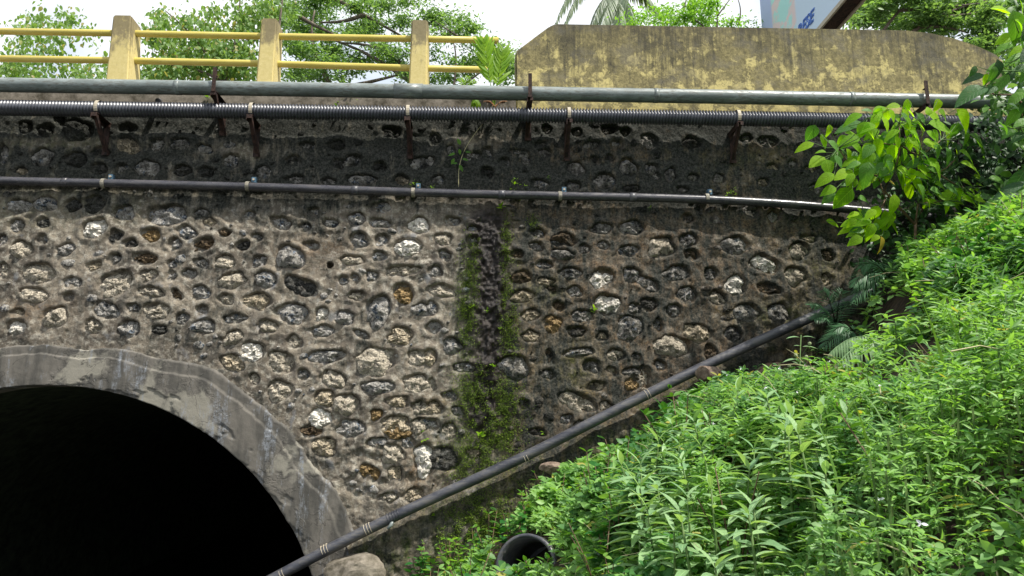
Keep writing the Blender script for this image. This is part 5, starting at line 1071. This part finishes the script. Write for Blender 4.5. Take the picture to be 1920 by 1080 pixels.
# ------------------------------------------------------------------ background trees
def clumps(blobs, Y, dy, sub, flat):
    out = []
    for (cx, cy, rx, ry, n) in blobs:
        m = max(4, int(sub*rx*ry/900))
        for _ in range(m):
            a_ = rng.uniform(0, 6.28); q_ = math.sqrt(rng.random()); Yc = Y+rng.uniform(-dy, dy); c = P(cx+rx*q_*math.cos(a_), cy+ry*q_*math.sin(a_), Yc)
            k = int(1.8*n/m*rng.uniform(.2, 1.8)); rr_ = rng.uniform(.25, .6)*(Y+9)/25; p = np.array(c)+rng.normal(0, 1, (k, 3))*np.array([rr_, rr_, rr_*flat])*.6; out.append(p)
    return np.concatenate(out)
def tree(name, lab, blobs, Y, dy, tm, lsz, mat, flat, droop, branches, trunk, sub=10, tw=1.0):
    tr = P(trunk[0], trunk[1], Y); base = Vector((tr.x+trunk[2], Y, 7.2)); e = empty(name, base, lab, 'tree', None)
    p = clumps(blobs, Y, dy, sub, flat); n = len(p); d_ = unit(n); d_[:, 2] = d_[:, 2]*.4-droop; nn = np.tile([0, -.45, 1.], (n, 1))+rng.normal(0, .5, (n, 3))
    child('crown', scatter('crown', tm, p, d_, nn, rng.uniform(.6, 1.2, n)*lsz*.92, mat), e)
    mb = MB(); mb.tube([base+Vector((0, 0, -.2)), (base+tr)/2+Vector((.1, 0, 0)), tr], [.28*tw, .2*tw, .14*tw], 10); child('trunk', mb.mesh('trunk', M['bark']), e)
    for br in branches:
        q_ = smooth_path([P(a_, b_, Y-dy*.7+c_) for a_, b_, c_ in br], 14); w0 = .10*tw*(Y+9)/25; mb = MB(); mb.tube(q_, np.linspace(w0, w0*.3, 14), 7); child('branch', mb.mesh('branch', M['bark']), e)
    return e
tree('broadleaf_tree', 'broad leaved tree with drooping leaf tufts behind the two left railing posts',
     [(305, 50, 18, 45, 420), (345, 80, 30, 40, 420), (395, 60, 32, 45, 480), (440, 70, 35, 45, 520), (480, 30, 30, 35, 360), (330, 125, 45, 30, 520), (400, 125, 50, 30, 600), (460, 120, 40, 30, 480), (290, 140, 40, 18, 260), (520, 10, 25, 20, 220), (430, 0, 14, 14, 60), (215, 160, 90, 12, 260), (200, 130, 30, 20, 120), (60, 130, 120, 35, 700), (90, 60, 70, 40, 420)],
     11, 1.2, leaf_tmpl(.62, .2, .3, .4, 4), .17, L['tree1'], .9, .75, [[(420, 160, 0), (400, 110, 0), (370, 60, 0), (310, 20, 0)], [(420, 160, 0), (440, 100, 0), (455, 40, .5), (450, -10, .5)], [(415, 150, 0), (380, 130, 0), (330, 115, .4), (290, 120, .4)], [(522, 60, 0), (527, 20, 0), (532, -20, 0)]], (420, 165, .2), 9, .6)
tree('rain_tree', 'wide feathery rain tree with long grey branches behind the middle of the railing',
     [(570, 30, 40, 35, 1300), (640, 10, 60, 25, 1500), (590, 85, 55, 22, 1300), (660, 60, 60, 20, 1100), (620, 130, 70, 22, 1500), (720, 30, 50, 25, 1000), (700, 100, 50, 14, 800), (745, 130, 40, 16, 600), (560, 130, 30, 25, 600), (760, 5, 40, 14, 400), (525, 50, 25, 30, 300), (770, 80, 25, 14, 300), (660, -40, 160, 30, 2000)],
     15, 2.2, leaf_tmpl(.34, .1, .1, .45, 3), .20, L['tree2'], .32, .1,
     [[(560, -40, 0), (640, 3, 0), (683, 27, .3), (753, 67, .5), (800, 95, .5)], [(790, 170, 0), (760, 125, 0), (720, 115, 0), (690, 95, .3), (645, 68, .3), (580, 60, .5)], [(640, 165, 0), (690, 158, 0), (730, 142, .2), (765, 136, .2)], [(753, 120, 0), (735, 90, 0), (700, 78, 0), (640, 80, 0)], [(620, 160, 0), (600, 120, 0), (560, 80, 0), (590, 20, 0)], [(683, 27, 0), (650, 45, 0), (600, 42, 0)], [(560, 30, 0), (600, 55, 0), (640, 70, 0)]], (790, 165, .3), 9, .9)
tree('feathery_tree', 'light feathery tree showing in the gap between the last post and the parapet',
     [(815, 30, 30, 15, 700), (850, 48, 28, 14, 600), (830, 108, 25, 12, 400), (870, 125, 40, 16, 700), (945, 95, 22, 18, 500), (940, 130, 30, 25, 900), (880, 55, 18, 10, 140), (885, 80, 18, 9, 120), (830, 145, 50, 12, 500), (905, 100, 20, 20, 250), (820, 65, 18, 22, 180)],
     13, .9, leaf_tmpl(.4, .1, .1, .45, 3), .16, L['tree2'], .35, .15, [[(850, 170, 0), (858, 110, 0), (870, 75, 0), (835, 45, 0)], [(870, 75, 0), (845, 60, 0), (815, 40, 0)], [(860, 165, 0), (900, 140, 0), (940, 100, 0)]], (850, 170, 0), 12, .45)
tree('pinnate_tree', 'fresh green pinnate leaved tree peeping over the parapet right of the coconut palm',
     [(1240, 25, 28, 12, 420), (1285, 35, 40, 12, 600), (1325, 18, 24, 20, 520), (1350, 40, 30, 8, 250), (1200, 38, 18, 8, 160), (1300, 10, 40, 10, 200), (1400, 45, 20, 5, 60)],
     9, .8, leaf_tmpl(.4, .1, .15, .45, 3), .13, L['tree3'], .4, .2, [[(1345, 60, 0), (1344, 20, 0), (1346, -20, 0)], [(1345, 30, 0), (1360, 10, 0), (1375, -10, 0)], [(1282, 20, 0), (1285, 5, 0), (1290, -15, 0)], [(1385, 45, 0), (1395, 15, 0), (1380, -10, 0)], [(1320, 50, 0), (1300, 30, 0), (1270, 28, 0)]], (1330, 70, 0), 12, .35)
tree('spreading_tree', 'dense spreading tree with dark forked branches behind the right half of the parapet',
     [(1700, 10, 70, 20, 2200), (1790, 15, 70, 22, 2400), (1760, 45, 60, 14, 1200), (1640, 35, 45, 14, 900), (1850, 50, 40, 35, 1800), (1860, 90, 30, 20, 600), (1600, 40, 25, 10, 260), (1820, 75, 30, 12, 350), (1880, 10, 60, 25, 1400), (1670, -20, 160, 20, 2200), (1620, 15, 30, 18, 250), (1700, 44, 60, 8, 500), (1900, 130, 40, 25, 700)],
     10, 1.6, leaf_tmpl(.42, .1, .1, .45, 3), .17, L['tree2'], .38, .1,
     [[(1655, 60, 0), (1668, 35, 0), (1680, 20, 0), (1720, -5, 0)], [(1680, 20, 0), (1720, 18, 0), (1780, 14, 0), (1850, 5, 0)], [(1710, 60, 0), (1735, 42, 0), (1760, 22, 0), (1800, 10, .3), (1870, -5, .3)], [(1720, 52, 0), (1760, 45, 0), (1795, 50, 0), (1815, 62, 0)], [(1830, 78, 0), (1860, 68, 0), (1900, 66, 0)], [(1850, 85, 0), (1865, 70, 0), (1880, 50, 0)], [(1745, 35, 0), (1790, 30, 0), (1830, 24, 0)]], (1700, 80, .3), 10, .7)
# coconut palm
pb = P(1158, -10, 15.0); ppm_ = empty('coconut_palm', (pb.x+.3, 15, 7.2), 'coconut palm with hanging pale fronds above the left part of the parapet', 'tree')
mb = MB(); mb.tube([Vector((pb.x+.3, 15, 7.0)), Vector((pb.x+.2, 15, 9)), pb], [.2, .16, .14], 10); child('trunk', mb.mesh('trunk', M['bark']), ppm_)
for (tx, ty, dy, sg) in [(1035, 62, -1, 1.5), (1055, 58, -1, 1.3), (1100, 80, -1, .7), (1120, 75, -1.5, .4), (1165, 85, -1.8, .2), (1200, 70, -1, .5), (1250, 55, .5, .9), (1070, -60, .5, .6), (1260, -40, .8, .8), (1130, 80, .8, .5), (1210, 100, .5, .3)]:
    child('frond', frond_mesh('frond', pb, P(tx, ty, 15+dy), sg, 60, .75, L['coco'], .06, ang=58, droop=.75, nrm=(0, -.3, 1), t0=.08), ppm_)
# ------------------------------------------------------------------ billboard
A_ = P(1536, 52, 6.0); B_ = P(1580, 0, 5.0); B_ = P(1580, 0, (A_.z-CZ)/((B_.z-CZ)/14.0)-9.0); dv = (A_-B_); dv.z = 0; dv.normalize(); far = A_+dv*3.1; near = A_-dv*4.2; Hh = 3.0; nv = Vector((-dv.y, dv.x, 0)); back = -nv
bb = empty('billboard', (A_.x, A_.y, 7.4), 'pastel blue roadside billboard with rusty underside rising behind the parapet', 'billboard')
def slab(a_, b_, z0, z1, off0, off1, mat, name):
    mb = MB(); vs = []
    for o_ in (off0, off1):
        for p in (a_, b_):
            for z_ in (z0, z1): vs.append(Vector((p.x, p.y, z_))+nv*o_)
    mb.add(vs, [(0, 2, 3, 1), (4, 5, 7, 6), (0, 1, 5, 4), (2, 6, 7, 3), (0, 4, 6, 2), (1, 3, 7, 5)]); return child(name, mb.mesh(name, mat), bb)
def mat_bill():
    t = NT('faded_print_on_vinyl'); sx = t.node('ShaderNodeSeparateXYZ'); t.l.new(t.co, sx.inputs[0]); n = t.noise(1.6, 4, .6, t.scaled((1, 1, .5))); n2 = t.noise(1.1, 5, .6)
    yy_ = sx.outputs['Y']   # along the board
    c = t.mix(t.map(t.math('ADD', yy_, n), A_.y+1.35-.0, A_.y+1.75), (.52, .66, .82), (.42, .74, .72)); c = t.mix(t.map(n2, .52, .56), c, (.72, .6, .6))
    c = t.mix(t.map(t.math('ADD', yy_, t.math('MULTIPLY', n, .0)), A_.y+1.0, A_.y+1.1, 1, 0), c, (.55, .68, .83)); c = t.mix(t.map(yy_, far.y-.75, far.y-.65), c, (.42, .5, .76))
    return t.done(c, .6)
slab(far, near, A_.z, A_.z+Hh, 0, .02, mat_bill(), 'printed_sheet')
slab(far, near, A_.z-.10, A_.z-.001, .0, .05, M['strap'], 'front_trim'); slab(far, near, A_.z-.02, A_.z+.10, -.40, -.02, M['rust'], 'rusty_frame'); slab(far, near, A_.z-.06, A_.z+Hh, -.46, -.402, M['strap'], 'back_trim')
for s_ in (.3,): 
    mb = MB(); p = A_-dv*s_+nv*-.2 if s_ > 1 else A_+dv*1.6+nv*-.2; mb.tube([Vector((p.x, p.y, 7.3)), Vector((p.x, p.y, A_.z))], .07, 10); child('leg', mb.mesh('leg', M['rust']), bb)
fc = bpy.data.curves.new('lettering', 'FONT'); fc.body = 'RESE'; fc.size = .42; fc.fill_mode = 'NONE'; fc.bevel_depth = .012; fc.shear = .3; fc.materials.append(mat_simple('blue_print', (.08, .18, .55), (.1, .22, .6), 20, .6, .02))
tmp = bpy.data.objects.new('lettering_curve', fc); COL.objects.link(tmp); bpy.context.view_layer.update(); lme = bpy.data.meshes.new_from_object(tmp.evaluated_get(bpy.context.evaluated_depsgraph_get())); bpy.data.objects.remove(tmp); to = bpy.data.objects.new('lettering', lme); COL.objects.link(to); to.parent = bb
xd = -dv; zd = Vector((0, 0, 1)); m3 = Matrix((xd, zd, xd.cross(zd))).transposed().to_4x4(); pt = A_+dv*1.05+nv*.03+Vector((0, 0, .33))
to.matrix_local = Matrix.Translation(pt-Vector(bb.location)) @ m3 @ Matrix.Rotation(R(-3), 4, 'Z')
for o in bpy.data.objects:
    if len(o.get('label', '').split()) > 16: print('LONG', o['label'])
print('stones', len(ST), 'objs', len(bpy.data.objects), 'tris~', sum(len(o.data.polygons) for o in bpy.data.objects if o.type == 'MESH'))
